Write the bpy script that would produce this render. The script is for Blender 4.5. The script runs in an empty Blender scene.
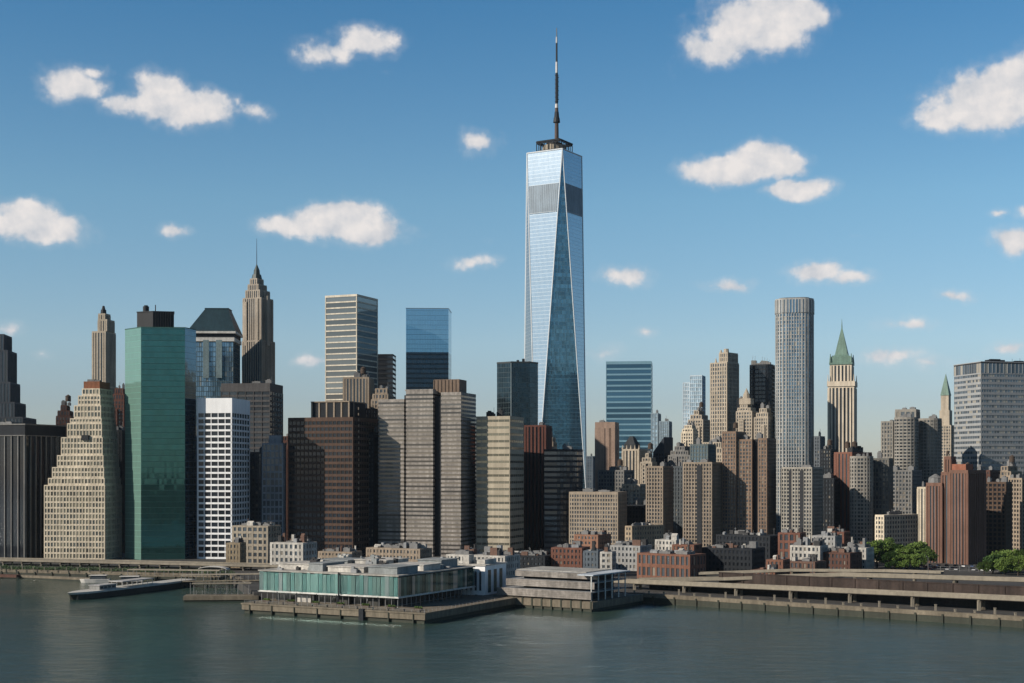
import bpy, math, random
from mathutils import Vector
R = math.radians
random.seed(7)
S = bpy.context.scene
COL = S.collection

# ------------------------------------------------------------------ camera
F = 1400.0          # focal length in pixels of a 1024 wide frame
HOR = 470.0         # pixel row of the horizon
CZ = 60.0           # camera height above the water
cd = bpy.data.cameras.new('camera')
cam = bpy.data.objects.new('camera', cd); COL.objects.link(cam)
cam.location = (0, 0, CZ); cam.rotation_euler = (R(90), 0, 0)
cd.sensor_width = 36; cd.lens = 36 * F / 1024
cd.shift_y = (HOR - 341.5) / 1024
cd.clip_start = 1; cd.clip_end = 60000
S.camera = cam

# ------------------------------------------------------------------ sun, sky
SUN_AZ, SUN_EL = 65.0, 28.0          # sun stands behind the camera, to the left
sv = Vector((-math.sin(R(SUN_AZ)) * math.cos(R(SUN_EL)), -math.cos(R(SUN_AZ)) * math.cos(R(SUN_EL)), math.sin(R(SUN_EL))))
ld = bpy.data.lights.new('sun', 'SUN'); ld.energy = 5.0; ld.angle = R(0.53); ld.color = (1.0, 0.905, 0.78)
lo = bpy.data.objects.new('sun', ld); COL.objects.link(lo)
lo.rotation_euler = (-sv).to_track_quat('-Z', 'Y').to_euler()
S.view_settings.view_transform = 'Standard'; S.view_settings.look = 'None'
S.view_settings.exposure = 0.30; S.view_settings.gamma = 1.0
S.view_settings.use_curve_mapping = False
SKY_STRENGTH = 0.088

W = bpy.data.worlds.new('World'); S.world = W; W.use_nodes = True
def build_world():
    nt = W.node_tree; N = nt.nodes; L = nt.links
    N.clear()
    out = N.new('ShaderNodeOutputWorld'); bg = N.new('ShaderNodeBackground')
    L.new(bg.outputs[0], out.inputs[0]); bg.inputs[1].default_value = SKY_STRENGTH
    sky = N.new('ShaderNodeTexSky'); sky.sky_type = 'NISHITA'; sky.sun_disc = False
    sky.sun_elevation = R(SUN_EL); sky.sun_rotation = R(180 + SUN_AZ)
    sky.air_density = 1.0; sky.dust_density = 0.25; sky.ozone_density = 2.6; sky.altitude = 0
    def math_(op, a, b=None, c=None, clamp=False):
        n = N.new('ShaderNodeMath'); n.operation = op; n.use_clamp = clamp
        for i, q in enumerate((a, b, c)):
            if q is None: continue
            if isinstance(q, (int, float)): n.inputs[i].default_value = q
            else: L.new(q, n.inputs[i])
        return n.outputs[0]
    tc = N.new('ShaderNodeTexCoord'); sp = N.new('ShaderNodeSeparateXYZ'); L.new(tc.outputs['Generated'], sp.inputs[0])
    az = math_('ARCTAN2', sp.outputs[0], sp.outputs[1]); el = math_('ARCSINE', sp.outputs[2])
    cb = N.new('ShaderNodeCombineXYZ'); L.new(az, cb.inputs[0]); L.new(el, cb.inputs[1])
    def noise(vec, scale, det, rough):
        n = N.new('ShaderNodeTexNoise'); n.inputs['Scale'].default_value = scale
        n.inputs['Detail'].default_value = det; n.inputs['Roughness'].default_value = rough
        L.new(vec, n.inputs['Vector']); return n
    # warp the directions a little so that outlines are uneven
    wn = noise(cb.outputs[0], 28, 3, .6)
    wv = N.new('ShaderNodeVectorMath'); wv.operation = 'MULTIPLY_ADD'
    L.new(wn.outputs['Color'], wv.inputs[0]); wv.inputs[1].default_value = (.026, .016, 0)
    sh = N.new('ShaderNodeVectorMath'); sh.operation = 'SUBTRACT'; L.new(cb.outputs[0], sh.inputs[0]); sh.inputs[1].default_value = (.013, .008, 0)
    L.new(sh.outputs[0], wv.inputs[2])
    P = wv.outputs[0]
    cl = [(72,84,26,17,1.1),(94,71,13,8,.8),(165,92,27,18,1.2),(192,108,36,18,1.2),(132,107,28,10,1),(165,106,36,14,1.2),
          (252,113,22,9,.8),(238,104,9,10,.6),(318,50,26,13,.85),(364,40,30,15,1.0),(340,50,20,10,.8),(376,70,18,5,.35),
          (30,214,28,15,1.2),(36,228,46,14,1.25),(68,221,16,9,.9),(177,232,15,7,.9),(95,234,10,4,.4),
          (290,226,34,11,1.05),(345,218,36,15,1.3),(360,231,42,13,1.2),(322,224,36,13,1.2),(402,226,16,5,.4),
          (478,141,23,13,.8),(472,262,23,8,.85),(484,241,12,6,.36),(626,273,24,11,.9),
          (735,26,36,24,1.1),(775,18,44,24,1.3),(720,46,38,16,1.0),(815,20,20,16,.9),(690,44,26,22,.45),(770,42,44,14,.9),(830,52,20,6,.3),
          (735,170,44,13,1.25),(762,160,32,16,1.3),(788,166,20,13,1.1),(696,170,22,11,.85),(800,189,28,9,1.2),
          (985,101,50,23,1.35),(947,114,30,15,1.05),(1018,92,44,24,1.4),(1060,70,50,26,1.2),
          (1014,240,22,13,1.1),(1002,211,12,5,.7),(1026,212,12,6,.7),(812,273,30,10,1.0),(848,279,24,8,.85),
          (728,286,28,7,.8),(714,290,14,5,.6),(960,297,20,6,.75),(908,323,26,8,.78),(895,357,34,10,.78),(930,362,44,10,.6),
          (646,333,14,6,.75),(310,361,17,7,.8),(8,328,18,7,.7),(44,357,14,5,.6),(600,352,22,10,.6),(1010,348,26,8,.7),(858,236,10,3,.35),(616,232,4,2,.3),
          (-260,120,90,30,1.2),(-420,230,80,22,1.1),(1300,150,90,28,1.2),(1450,240,90,20,1.1)]
    # more fair weather clouds round the rest of the sky, seen in the glass towers and the water
    rr = random.Random(3)
    acc = None
    items = []
    for (px, py, rx, ry, w) in cl:
        a = math.atan2(px - 512, F); e = math.atan((HOR - py) / F * math.cos(a))
        items.append((a, e, rx / F * 1.12, ry / F * 1.12, w))
    for i in range(9):
        items.append((R(rr.uniform(110, 250)) if i % 2 else R(rr.uniform(-170, -60)), R(rr.uniform(8, 30)), rr.uniform(.07, .14), rr.uniform(.025, .04), 1.2))
    for a, e, rx, ry, w in items:
        if a > math.pi: a -= 2 * math.pi
        m = N.new('ShaderNodeVectorMath'); m.operation = 'MULTIPLY_ADD'
        L.new(P, m.inputs[0]); m.inputs[1].default_value = (1 / rx, 1 / ry, 0); m.inputs[2].default_value = (-a / rx, -e / ry, 0)
        ln = N.new('ShaderNodeVectorMath'); ln.operation = 'LENGTH'; L.new(m.outputs[0], ln.inputs[0])
        v = math_('MULTIPLY_ADD', ln.outputs['Value'], -.62 * w, w)
        acc = v if acc is None else math_('SMOOTH_MAX', acc, v, .12)
    n1 = noise(cb.outputs[0], 46, 10, .58)
    off = N.new('ShaderNodeVectorMath'); off.operation = 'ADD'; L.new(cb.outputs[0], off.inputs[0]); off.inputs[1].default_value = (-.005, .010, 0)
    n2 = noise(off.outputs[0], 46, 5, .56)
    n3 = noise(cb.outputs[0], 150, 6, .6)
    dens = math_('MULTIPLY_ADD', n3.outputs[0], .30, math_('MULTIPLY_ADD', n1.outputs[0], .80, math_('SUBTRACT', acc, .15)))
    mr = N.new('ShaderNodeMapRange'); mr.interpolation_type = 'SMOOTHSTEP'
    L.new(dens, mr.inputs[0]); mr.inputs[1].default_value = .76; mr.inputs[2].default_value = 1.14; mr.inputs[3].default_value = 0; mr.inputs[4].default_value = .97
    hz = N.new('ShaderNodeMapRange'); hz.interpolation_type = 'SMOOTHSTEP'
    L.new(dens, hz.inputs[0]); hz.inputs[1].default_value = .58; hz.inputs[2].default_value = 1.15; hz.inputs[4].default_value = .3
    mask = math_('MAXIMUM', mr.outputs[0], hz.outputs[0])
    # relief of the cloud: compare the density with the density towards the sun
    em = math_('SUBTRACT', n1.outputs[0], n2.outputs[0])
    thick = N.new('ShaderNodeMapRange'); L.new(dens, thick.inputs[0]); thick.inputs[1].default_value = .9; thick.inputs[2].default_value = 1.9
    sh1 = math_('MULTIPLY_ADD', em, 2.0, .50)
    sh2 = math_('MULTIPLY_ADD', thick.outputs[0], .34, sh1, clamp=True)
    ramp = N.new('ShaderNodeMix'); ramp.data_type = 'RGBA'; L.new(sh2, ramp.inputs[0])
    ramp.inputs[6].default_value = (4.9, 5.2, 5.7, 1); ramp.inputs[7].default_value = (7.9, 7.45, 7.2, 1)
    tint = N.new('ShaderNodeMix'); tint.data_type = 'RGBA'; tint.blend_type = 'MULTIPLY'; tint.inputs[0].default_value = 1
    L.new(sky.outputs[0], tint.inputs[6])
    gr = N.new('ShaderNodeValToRGB'); L.new(math_('MULTIPLY', el, 1 / R(40)), gr.inputs[0])
    e = gr.color_ramp.elements
    for i, (p_, c_) in enumerate(SKY_GRADE):
        q = e[i] if i < 2 else e.new(p_)
        q.position = p_; q.color = (*c_, 1)
    L.new(gr.outputs[0], tint.inputs[7])
    mx = N.new('ShaderNodeMix'); mx.data_type = 'RGBA'
    L.new(mask, mx.inputs[0]); L.new(tint.outputs[2], mx.inputs[6]); L.new(ramp.outputs[2], mx.inputs[7])
    L.new(mx.outputs[2], bg.inputs[0])
# less red and purple than the standard atmosphere; zenith darkened to cut fill light
SKY_GRADE = [(0.0, (.64, .68, .84)), (.07, (.70, .74, .88)), (.128, (.84, .91, .98)), (.27, (.76, 1.0, 1.03)), (.46, (.42, .84, 1.0)), (.62, (.26, .52, .66)), (1.0, (.14, .30, .40))]
build_world()
W.cycles.sampling_method = 'MANUAL'; W.cycles.sample_map_resolution = 512

# ------------------------------------------------------------------ materials
MATS = {}
def newmat(name):
    m = bpy.data.materials.new(name); m.use_nodes = True
    return m, m.node_tree, m.node_tree.nodes['Principled BSDF']
def wallmat(name, c, rough=.85, var=.22, spec=.25, grime=.25, fine=1.1):
    """masonry, concrete, painted metal: uneven tone, rain streaks"""
    if name in MATS: return MATS[name]
    if max(c) < .5: c = tuple(q * .80 for q in c)      # deeper wall colours scaled down evenly
    m, nt, p = newmat(name); N = nt.nodes; L = nt.links
    tc = N.new('ShaderNodeTexCoord')
    mp = N.new('ShaderNodeMapping'); mp.inputs['Scale'].default_value = (.45, .45, .035); L.new(tc.outputs['Object'], mp.inputs[0])
    n1 = N.new('ShaderNodeTexNoise'); n1.inputs['Scale'].default_value = 1; n1.inputs['Detail'].default_value = 5; L.new(mp.outputs[0], n1.inputs['Vector'])
    n2 = N.new('ShaderNodeTexNoise'); n2.inputs['Scale'].default_value = fine; n2.inputs['Detail'].default_value = 4; n2.inputs['Roughness'].default_value = .7; L.new(tc.outputs['Object'], n2.inputs['Vector'])
    a = N.new('ShaderNodeMapRange'); L.new(n1.outputs[0], a.inputs[0]); a.inputs[1].default_value = .3; a.inputs[2].default_value = .7; a.inputs[3].default_value = 1 - grime; a.inputs[4].default_value = 1.06
    b = N.new('ShaderNodeMapRange'); L.new(n2.outputs[0], b.inputs[0]); b.inputs[1].default_value = .3; b.inputs[2].default_value = .7; b.inputs[3].default_value = 1 - var; b.inputs[4].default_value = 1 + var
    n3 = N.new('ShaderNodeTexNoise'); n3.inputs['Scale'].default_value = .07; n3.inputs['Detail'].default_value = 2; L.new(tc.outputs['Object'], n3.inputs['Vector'])
    c3 = N.new('ShaderNodeMapRange'); L.new(n3.outputs[0], c3.inputs[0]); c3.inputs[1].default_value = .3; c3.inputs[2].default_value = .7; c3.inputs[3].default_value = 1 - grime * .8; c3.inputs[4].default_value = 1.05
    m0 = N.new('ShaderNodeMath'); m0.operation = 'MULTIPLY'; L.new(a.outputs[0], m0.inputs[0]); L.new(c3.outputs[0], m0.inputs[1])
    mu = N.new('ShaderNodeMath'); mu.operation = 'MULTIPLY'; L.new(m0.outputs[0], mu.inputs[0]); L.new(b.outputs[0], mu.inputs[1])
    mx = N.new('ShaderNodeVectorMath'); mx.operation = 'SCALE'; mx.inputs[0].default_value = c[:3]; L.new(mu.outputs[0], mx.inputs['Scale'])
    L.new(mx.outputs[0], p.inputs['Base Color'])
    p.inputs['Roughness'].default_value = rough; p.inputs['Specular IOR Level'].default_value = spec
    MATS[name] = m; return m
def glassmat(name, c, metal=.5, rough=.09, blinds=.25, blindc=(.30, .28, .24), spec=.5):
    """panes: each pane differs a little, some have blinds drawn"""
    if name in MATS: return MATS[name]
    m, nt, p = newmat(name); N = nt.nodes; L = nt.links
    oi = N.new('ShaderNodeObjectInfo'); ge = N.new('ShaderNodeNewGeometry')
    ad = N.new('ShaderNodeMath'); ad.operation = 'ADD'; L.new(oi.outputs['Random'], ad.inputs[0]); L.new(ge.outputs['Random Per Island'], ad.inputs[1])
    wn = N.new('ShaderNodeTexWhiteNoise'); wn.noise_dimensions = '1D'; L.new(ad.outputs[0], wn.inputs['W'])
    r = N.new('ShaderNodeMapRange'); L.new(wn.outputs['Value'], r.inputs[0]); r.inputs[3].default_value = .6; r.inputs[4].default_value = 1.3
    mx = N.new('ShaderNodeVectorMath'); mx.operation = 'SCALE'; mx.inputs[0].default_value = c[:3]; L.new(r.outputs[0], mx.inputs['Scale'])
    gt = N.new('ShaderNodeMath'); gt.operation = 'LESS_THAN'; gt.inputs[1].default_value = blinds
    fr = N.new('ShaderNodeMath'); fr.operation = 'FRACT'; m10 = N.new('ShaderNodeMath'); m10.operation = 'MULTIPLY'; m10.inputs[1].default_value = 17.3
    L.new(wn.outputs['Value'], m10.inputs[0]); L.new(m10.outputs[0], fr.inputs[0]); L.new(fr.outputs[0], gt.inputs[0])
    bl = N.new('ShaderNodeMix'); bl.data_type = 'RGBA'; L.new(gt.outputs[0], bl.inputs[0]); L.new(mx.outputs[0], bl.inputs[6]); bl.inputs[7].default_value = (*blindc, 1)
    L.new(bl.outputs[2], p.inputs['Base Color'])
    me = N.new('ShaderNodeMath'); me.operation = 'MULTIPLY_ADD'; L.new(gt.outputs[0], me.inputs[0]); me.inputs[1].default_value = -metal * .8; me.inputs[2].default_value = metal
    L.new(me.outputs[0], p.inputs['Metallic'])
    p.inputs['Roughness'].default_value = rough; p.inputs['Specular IOR Level'].default_value = spec
    MATS[name] = m; return m
def curtainmat(name, c, metal=.7, rough=.07, bay=1.6, fh=3.9, mull=(.25, .3, .32), mw=.10, band=.0, bandc=None, wob=.012, vary=.25, vm=True):
    """glass curtain wall: mullion grid and slightly out-of-plane panels, laid out in metres on the face"""
    if name in MATS: return MATS[name]
    m, nt, p = newmat(name); N = nt.nodes; L = nt.links
    def M(op, a, b=None, c_=None):
        n = N.new('ShaderNodeMath'); n.operation = op
        for i, q in enumerate((a, b, c_)):
            if q is None: continue
            if isinstance(q, (int, float)): n.inputs[i].default_value = q
            else: L.new(q, n.inputs[i])
        return n.outputs[0]
    tc = N.new('ShaderNodeTexCoord')
    cr = N.new('ShaderNodeVectorMath'); cr.operation = 'CROSS_PRODUCT'; L.new(tc.outputs['Normal'], cr.inputs[0]); cr.inputs[1].default_value = (0, 0, 1)
    nz = N.new('ShaderNodeVectorMath'); nz.operation = 'NORMALIZE'; L.new(cr.outputs[0], nz.inputs[0])
    dt = N.new('ShaderNodeVectorMath'); dt.operation = 'DOT_PRODUCT'; L.new(nz.outputs[0], dt.inputs[0]); L.new(tc.outputs['Object'], dt.inputs[1])
    sp = N.new('ShaderNodeSeparateXYZ'); L.new(tc.outputs['Object'], sp.inputs[0])
    u = M('DIVIDE', dt.outputs['Value'], bay); v = M('DIVIDE', sp.outputs[2], fh)
    fu = M('FRACT', u); fv = M('FRACT', v)
    g1 = M('LESS_THAN', fu, mw / bay if vm else -1); g2 = M('LESS_THAN', fv, mw * 1.5 / fh)
    g = M('MAXIMUM', g1, g2)
    cell = N.new('ShaderNodeCombineXYZ'); L.new(M('FLOOR', u), cell.inputs[0]); L.new(M('FLOOR', v), cell.inputs[1])
    wn = N.new('ShaderNodeTexWhiteNoise'); wn.noise_dimensions = '2D'; L.new(cell.outputs[0], wn.inputs['Vector'])
    fl = N.new('ShaderNodeTexWhiteNoise'); fl.noise_dimensions = '1D'; L.new(M('FLOOR', v), fl.inputs['W'])
    r1 = M('MULTIPLY_ADD', wn.outputs['Value'], vary, 1 - vary / 2); r2 = M('MULTIPLY_ADD', fl.outputs['Value'], vary * .5, 1 - vary * .25)
    sc = N.new('ShaderNodeVectorMath'); sc.operation = 'SCALE'; sc.inputs[0].default_value = c[:3]; L.new(M('MULTIPLY', r1, r2), sc.inputs['Scale'])
    col = sc.outputs[0]
    if band > 0:
        b = M('GREATER_THAN', fv, 1 - band)
        mb = N.new('ShaderNodeMix'); mb.data_type = 'RGBA'; L.new(b, mb.inputs[0]); L.new(col, mb.inputs[6]); mb.inputs[7].default_value = (*bandc, 1); col = mb.outputs[2]
    mx = N.new('ShaderNodeMix'); mx.data_type = 'RGBA'; L.new(g, mx.inputs[0]); L.new(col, mx.inputs[6]); mx.inputs[7].default_value = (*mull, 1)
    L.new(mx.outputs[2], p.inputs['Base Color'])
    L.new(M('MULTIPLY_ADD', g, -metal * .6, metal), p.inputs['Metallic'])
    L.new(M('MULTIPLY_ADD', g, .35, rough), p.inputs['Roughness'])
    ge = N.new('ShaderNodeNewGeometry')
    ns = N.new('ShaderNodeVectorMath'); ns.operation = 'SUBTRACT'; L.new(wn.outputs['Color'], ns.inputs[0]); ns.inputs[1].default_value = (.5, .5, .5)
    nb = N.new('ShaderNodeVectorMath'); nb.operation = 'MULTIPLY_ADD'; L.new(ns.outputs[0], nb.inputs[0]); nb.inputs[1].default_value = (wob,) * 3; L.new(ge.outputs['Normal'], nb.inputs[2])
    nn = N.new('ShaderNodeVectorMath'); nn.operation = 'NORMALIZE'; L.new(nb.outputs[0], nn.inputs[0])
    lw = N.new('ShaderNodeTexNoise'); lw.inputs['Scale'].default_value = .09; lw.inputs['Detail'].default_value = 3; L.new(tc.outputs['Object'], lw.inputs['Vector'])
    l2 = N.new('ShaderNodeVectorMath'); l2.operation = 'SUBTRACT'; L.new(lw.outputs['Color'], l2.inputs[0]); l2.inputs[1].default_value = (.5, .5, .5)
    l3 = N.new('ShaderNodeVectorMath'); l3.operation = 'MULTIPLY_ADD'; L.new(l2.outputs[0], l3.inputs[0]); l3.inputs[1].default_value = (wob * 1.5,) * 3; L.new(nn.outputs[0], l3.inputs[2])
    l4 = N.new('ShaderNodeVectorMath'); l4.operation = 'NORMALIZE'; L.new(l3.outputs[0], l4.inputs[0])
    L.new(l4.outputs[0], p.inputs['Normal'])
    MATS[name] = m; return m

# ------------------------------------------------------------------ mesh helpers
class MB:
    def __init__(s): s.v = []; s.f = []; s.m = []
    def add(s, vs, fs, mi=0):
        o = len(s.v); s.v += vs; s.f += [tuple(i + o for i in f) for f in fs]; s.m += [mi] * len(fs)
    def box(s, x0, x1, y0, y1, z0, z1, mi=0):
        s.add([(x0,y0,z0),(x1,y0,z0),(x1,y1,z0),(x0,y1,z0),(x0,y0,z1),(x1,y0,z1),(x1,y1,z1),(x0,y1,z1)],
              [(0,3,2,1),(4,5,6,7),(0,1,5,4),(1,2,6,5),(2,3,7,6),(3,0,4,7)], mi)
    def prism(s, poly, z0, z1, mi=0, top=None, z1l=None):
        n = len(poly); t = top or poly
        zt = z1l or [z1] * n
        s.add([(x, y, z0) for x, y in poly] + [(t[i][0], t[i][1], zt[i]) for i in range(n)],
              [tuple(range(n))[::-1], tuple(range(n, 2 * n))] + [(i, (i + 1) % n, n + (i + 1) % n, n + i) for i in range(n)], mi)
    def obox(s, p, t, n, a0, a1, o0, o1, z0, z1, mi=0):
        """box along tangent t (a0..a1), outward n (o0..o1)"""
        P = lambda a, o, z: (p[0] + t[0] * a + n[0] * o, p[1] + t[1] * a + n[1] * o, z)
        s.add([P(a0,o1,z0),P(a1,o1,z0),P(a1,o0,z0),P(a0,o0,z0),P(a0,o1,z1),P(a1,o1,z1),P(a1,o0,z1),P(a0,o0,z1)],
              [(0,3,2,1),(4,5,6,7),(0,1,5,4),(1,2,6,5),(2,3,7,6),(3,0,4,7)], mi)
    def cone(s, c, z0, z1, r0, r1, n=12, mi=0):
        p = lambda r: [(c[0] + r * math.cos(2 * math.pi * (i + .5) / n), c[1] + r * math.sin(2 * math.pi * (i + .5) / n)) for i in range(n)]
        s.prism(p(r0), z0, z1, mi, top=p(max(r1, .001)))
    def bar(s, a, b, r, mi=0, n=6):
        a = Vector(a); b = Vector(b); d = (b - a).normalized()
        u = d.orthogonal().normalized(); w = d.cross(u)
        vs = []
        for q in (a, b):
            for i in range(n):
                t = 2 * math.pi * i / n; vs.append(tuple(q + u * r * math.cos(t) + w * r * math.sin(t)))
        s.add(vs, [tuple(range(n))[::-1], tuple(range(n, 2 * n))] + [(i, (i + 1) % n, n + (i + 1) % n, n + i) for i in range(n)], mi)
    def build(s, name, mats, parent=None):
        me = bpy.data.meshes.new(name); me.from_pydata(s.v, [], s.f)
        if not isinstance(mats, (list, tuple)): mats = [mats]
        for m in mats:
            if m: me.materials.append(m)
        if len(mats) > 1: me.polygons.foreach_set('material_index', s.m)
        me.update()
        o = bpy.data.objects.new(name, me); COL.objects.link(o)
        if parent: o.parent = parent
        return o
def tag(o, label=None, cat=None, group=None, kind=None):
    if label: o['label'] = label
    if cat: o['category'] = cat
    if group: o['group'] = group
    if kind: o['kind'] = kind
    return o
def empty(name, loc, rz=0):
    o = bpy.data.objects.new(name, None); COL.objects.link(o); o.location = loc; o.rotation_euler = (0, 0, rz); o.empty_display_size = 5
    return o
def inset(poly, d):
    """inset a convex counter-clockwise polygon by d"""
    n = len(poly); out = []
    for i in range(n):
        p0 = Vector(poly[i - 1]); p1 = Vector(poly[i]); p2 = Vector(poly[(i + 1) % n])
        e1 = (p1 - p0).normalized(); e2 = (p2 - p1).normalized()
        n1 = Vector((-e1.y, e1.x)); n2 = Vector((-e2.y, e2.x))
        k = n1 + n2; k = k / max(.2, k.length_squared) * 2
        out.append((p1.x + k.x * d, p1.y + k.y * d))
    return out
def rect(x0, x1, y0, y1): return [(x0, y0), (x1, y0), (x1, y1), (x0, y1)]
def ground_xy(px, py, z=0.0):
    D = F * (CZ - z) / (py - HOR); return ((px - 512) / F * D, D)

# ------------------------------------------------------------------ building
GROUND = 4.0
UNIT = {}
class Bld:
    def __init__(s, name, label, pl, pc, pr, top, D, d=30, cat='building', group=None, base=GROUND):
        s.D = D; s.base = base; s.d = d
        s.xc = (pc - 512) / F * D
        k2 = (pr - 512) / F
        q = (k2 * D - s.xc) / (d * math.sqrt(1 + k2 * k2))
        if q > .97: d = s.d = (k2 * D - s.xc) / (.9 * math.sqrt(1 + k2 * k2)); q = .9
        s.r = math.atan(k2) + math.asin(q) if pr is not None else 0
        s.u = (math.cos(s.r), -math.sin(s.r)); s.vv = (math.sin(s.r), math.cos(s.r))
        s.w = -s.X(pl)
        s.h = s.Z(top)
        s.root = empty(name, (s.xc, D, base), -s.r)
        tag(s.root, label, cat, group)
        s.wall = MB(); s.wins = []; s.mats = None; s.glass = None
    def X(s, px, yo=0.0):
        k = (px - 512) / F
        # (xc + x ux + yo vx) = k (D + x uy + yo vy)
        return (k * (s.D + yo * s.vv[1]) - s.xc - yo * s.vv[0]) / (s.u[0] - k * s.u[1])
    def Z(s, py, x=0.0, yo=0.0):
        dd = s.D + x * s.u[1] + yo * s.vv[1]
        return CZ + (HOR - py) / F * dd - s.base
    def world(s, x, y): return (s.xc + x * s.u[0] + y * s.vv[0], s.D + x * s.u[1] + y * s.vv[1])
    def full(s, grow=0): return rect(-s.w - grow, grow, -grow, s.d + grow)
    def facade(s, poly, z0, z1, mode='punch', fh=3.7, hs=1.3, bay=3.2, pw=1.0, po=.06, rec=.4, mi=(0, 1, 2), cap=1.2, capmi=None, wname=None, skip=None):
        """poly counter-clockwise. modes: punch (a window per bay), band (a ribbon per floor), strip (a window strip per bay)"""
        W_ = s.wall
        nf = max(1, round((z1 - z0 - cap) / fh)); fh = (z1 - z0 - cap) / nf
        W_.prism(inset(poly, rec), z0, z1 - .1, mi[2])
        sp = poly if mode != 'strip' else inset(poly, rec * .6)
        smi = mi[0] if mode != 'strip' else mi[2]
        for i in range(nf):
            W_.prism(sp, z0 + i * fh, z0 + i * fh + hs, smi)
        W_.prism(poly, z1 - cap, z1, mi[0] if capmi is None else capmi)
        n = len(poly)
        for e in range(n):
            a = Vector(poly[e]); b = Vector(poly[(e + 1) % n]); Ln = (b - a).length
            if Ln < 1.0: continue
            t = (b - a) / Ln; nn = Vector((t.y, -t.x))
            wa = s.world(*((a + b) / 2)); wnx = nn.x * s.u[0] + nn.y * s.vv[0]; wny = nn.x * s.u[1] + nn.y * s.vv[1]
            vis = (-wa[0] * wnx - wa[1] * wny) > 0
            nb = max(1, round(Ln / bay)); bw = Ln / nb
            if pw > 0:
                for j in range(nb + 1):
                    c = j * bw; a0 = max(0, c - pw / 2); a1 = min(Ln, c + pw / 2)
                    if j == 0: a1 = max(a1, pw)
                    if j == nb: a0 = min(a0, Ln - pw)
                    W_.obox(a, t, nn, a0, a1, -rec, po, z0, z1 - cap - .02, mi[1])
            if mode == 'strip':
                for j in range(nb):
                    s.wins.append((vis, z1, a, t, nn, j * bw + pw / 2, (j + 1) * bw - pw / 2, z0, z1 - cap, 'window_strip', rec * .62, e))
            else:
                for i in range(nf):
                    za = z0 + i * fh + hs; zb = z0 + (i + 1) * fh
                    if i == nf - 1: zb = z1 - cap
                    if mode == 'band':
                        s.wins.append((vis, za, a, t, nn, .1, Ln - .1, za, zb, 'window_band', rec * .8, e))
                    else:
                        for j in range(nb):
                            if skip and random.random() < skip: continue
                            s.wins.append((vis, za, a, t, nn, j * bw + pw / 2, (j + 1) * bw - pw / 2, za, zb, 'window', rec * .8, e))
    def finish(s, mats, glass, parent_name='wall', cap=100):
        s.wall.build(parent_name, mats, s.root) if s.wall.v else None
        vis = [w for w in s.wins if w[0]]; hid = [w for w in s.wins if not w[0]]
        vis.sort(key=lambda w: (-round(w[1], 1), w[11]))
        ind = vis[:cap]; rest = vis[cap:] + hid
        for (v, _, a, t, nn, a0, a1, z0, z1, nm, rc, e) in ind:
            ww = round(a1 - a0, 2); hh = round(z1 - z0, 2); key = (ww, hh, nm, glass.name)
            if key not in UNIT:
                m = MB(); m.box(-ww / 2, ww / 2, -.06, .06, 0, hh)
                me = bpy.data.meshes.new(nm); me.from_pydata(m.v, [], m.f); me.materials.append(glass); me.update(); UNIT[key] = me
            o = bpy.data.objects.new(nm, UNIT[key]); COL.objects.link(o); o.parent = s.root
            c = a + t * ((a0 + a1) / 2) - nn * rc
            o.location = (c.x, c.y, z0); o.rotation_euler = (0, 0, math.atan2(t.y, t.x))
        if rest:
            m = MB()
            for (v, _, a, t, nn, a0, a1, z0, z1, nm, rc, e) in rest:
                m.obox(a, t, nn, a0, a1, -rc - .06, -rc + .06, z0, z1)
            o = m.build(rest[0][9], glass, s.root); o['kind'] = 'stuff'
        return s
    def part(s, name, mb, mat): return mb.build(name, mat, s.root)
    def roof_units(s, poly, z, n=4, seed=0, mat=None, hmax=4):
        rg = random.Random(seed); xs = [p[0] for p in poly]; ys = [p[1] for p in poly]
        x0, x1, y0, y1 = min(xs), max(xs), min(ys), max(ys)
        for i in range(n):
            w = rg.uniform(.12, .28) * (x1 - x0); d = rg.uniform(.15, .3) * (y1 - y0); h = rg.uniform(.35, 1) * hmax
            cx = rg.uniform(x0 + w / 2 + .8, x1 - w / 2 - .8); cy = rg.uniform(y0 + d / 2 + .8, y1 - d / 2 - .8)
            m = MB(); m.box(cx - w/2, cx + w/2, cy - d/2, cy + d/2, z - .05 + i*.003, z + h); m.box(cx - w*.3, cx + w*.2, cy - d*.3, cy + d*.3, z + h - .01, z + h + h * .25)
            if i % 2: m.bar((cx + w * .3, cy, z + h), (cx + w * .3, cy, z + h + hmax * .8), .12)
            s.part('roof_unit', m, mat or M_metal)
    def tank(s, x, y, z, k=1.0):
        m = MB()
        for a in (-1, 1):
            for b in (-1, 1): m.bar((x + a * 1.3 * k, y + b * 1.3 * k, z), (x + a * 1.3 * k, y + b * 1.3 * k, z + 3 * k), .15)
        m.cone((x, y), z + 3 * k, z + 6.6 * k, 2.0 * k, 1.9 * k, 14); m.cone((x, y), z + 6.6 * k, z + 8 * k, 2.15 * k, .05, 14)
        s.part('water_tank', m, M_tank)

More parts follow.
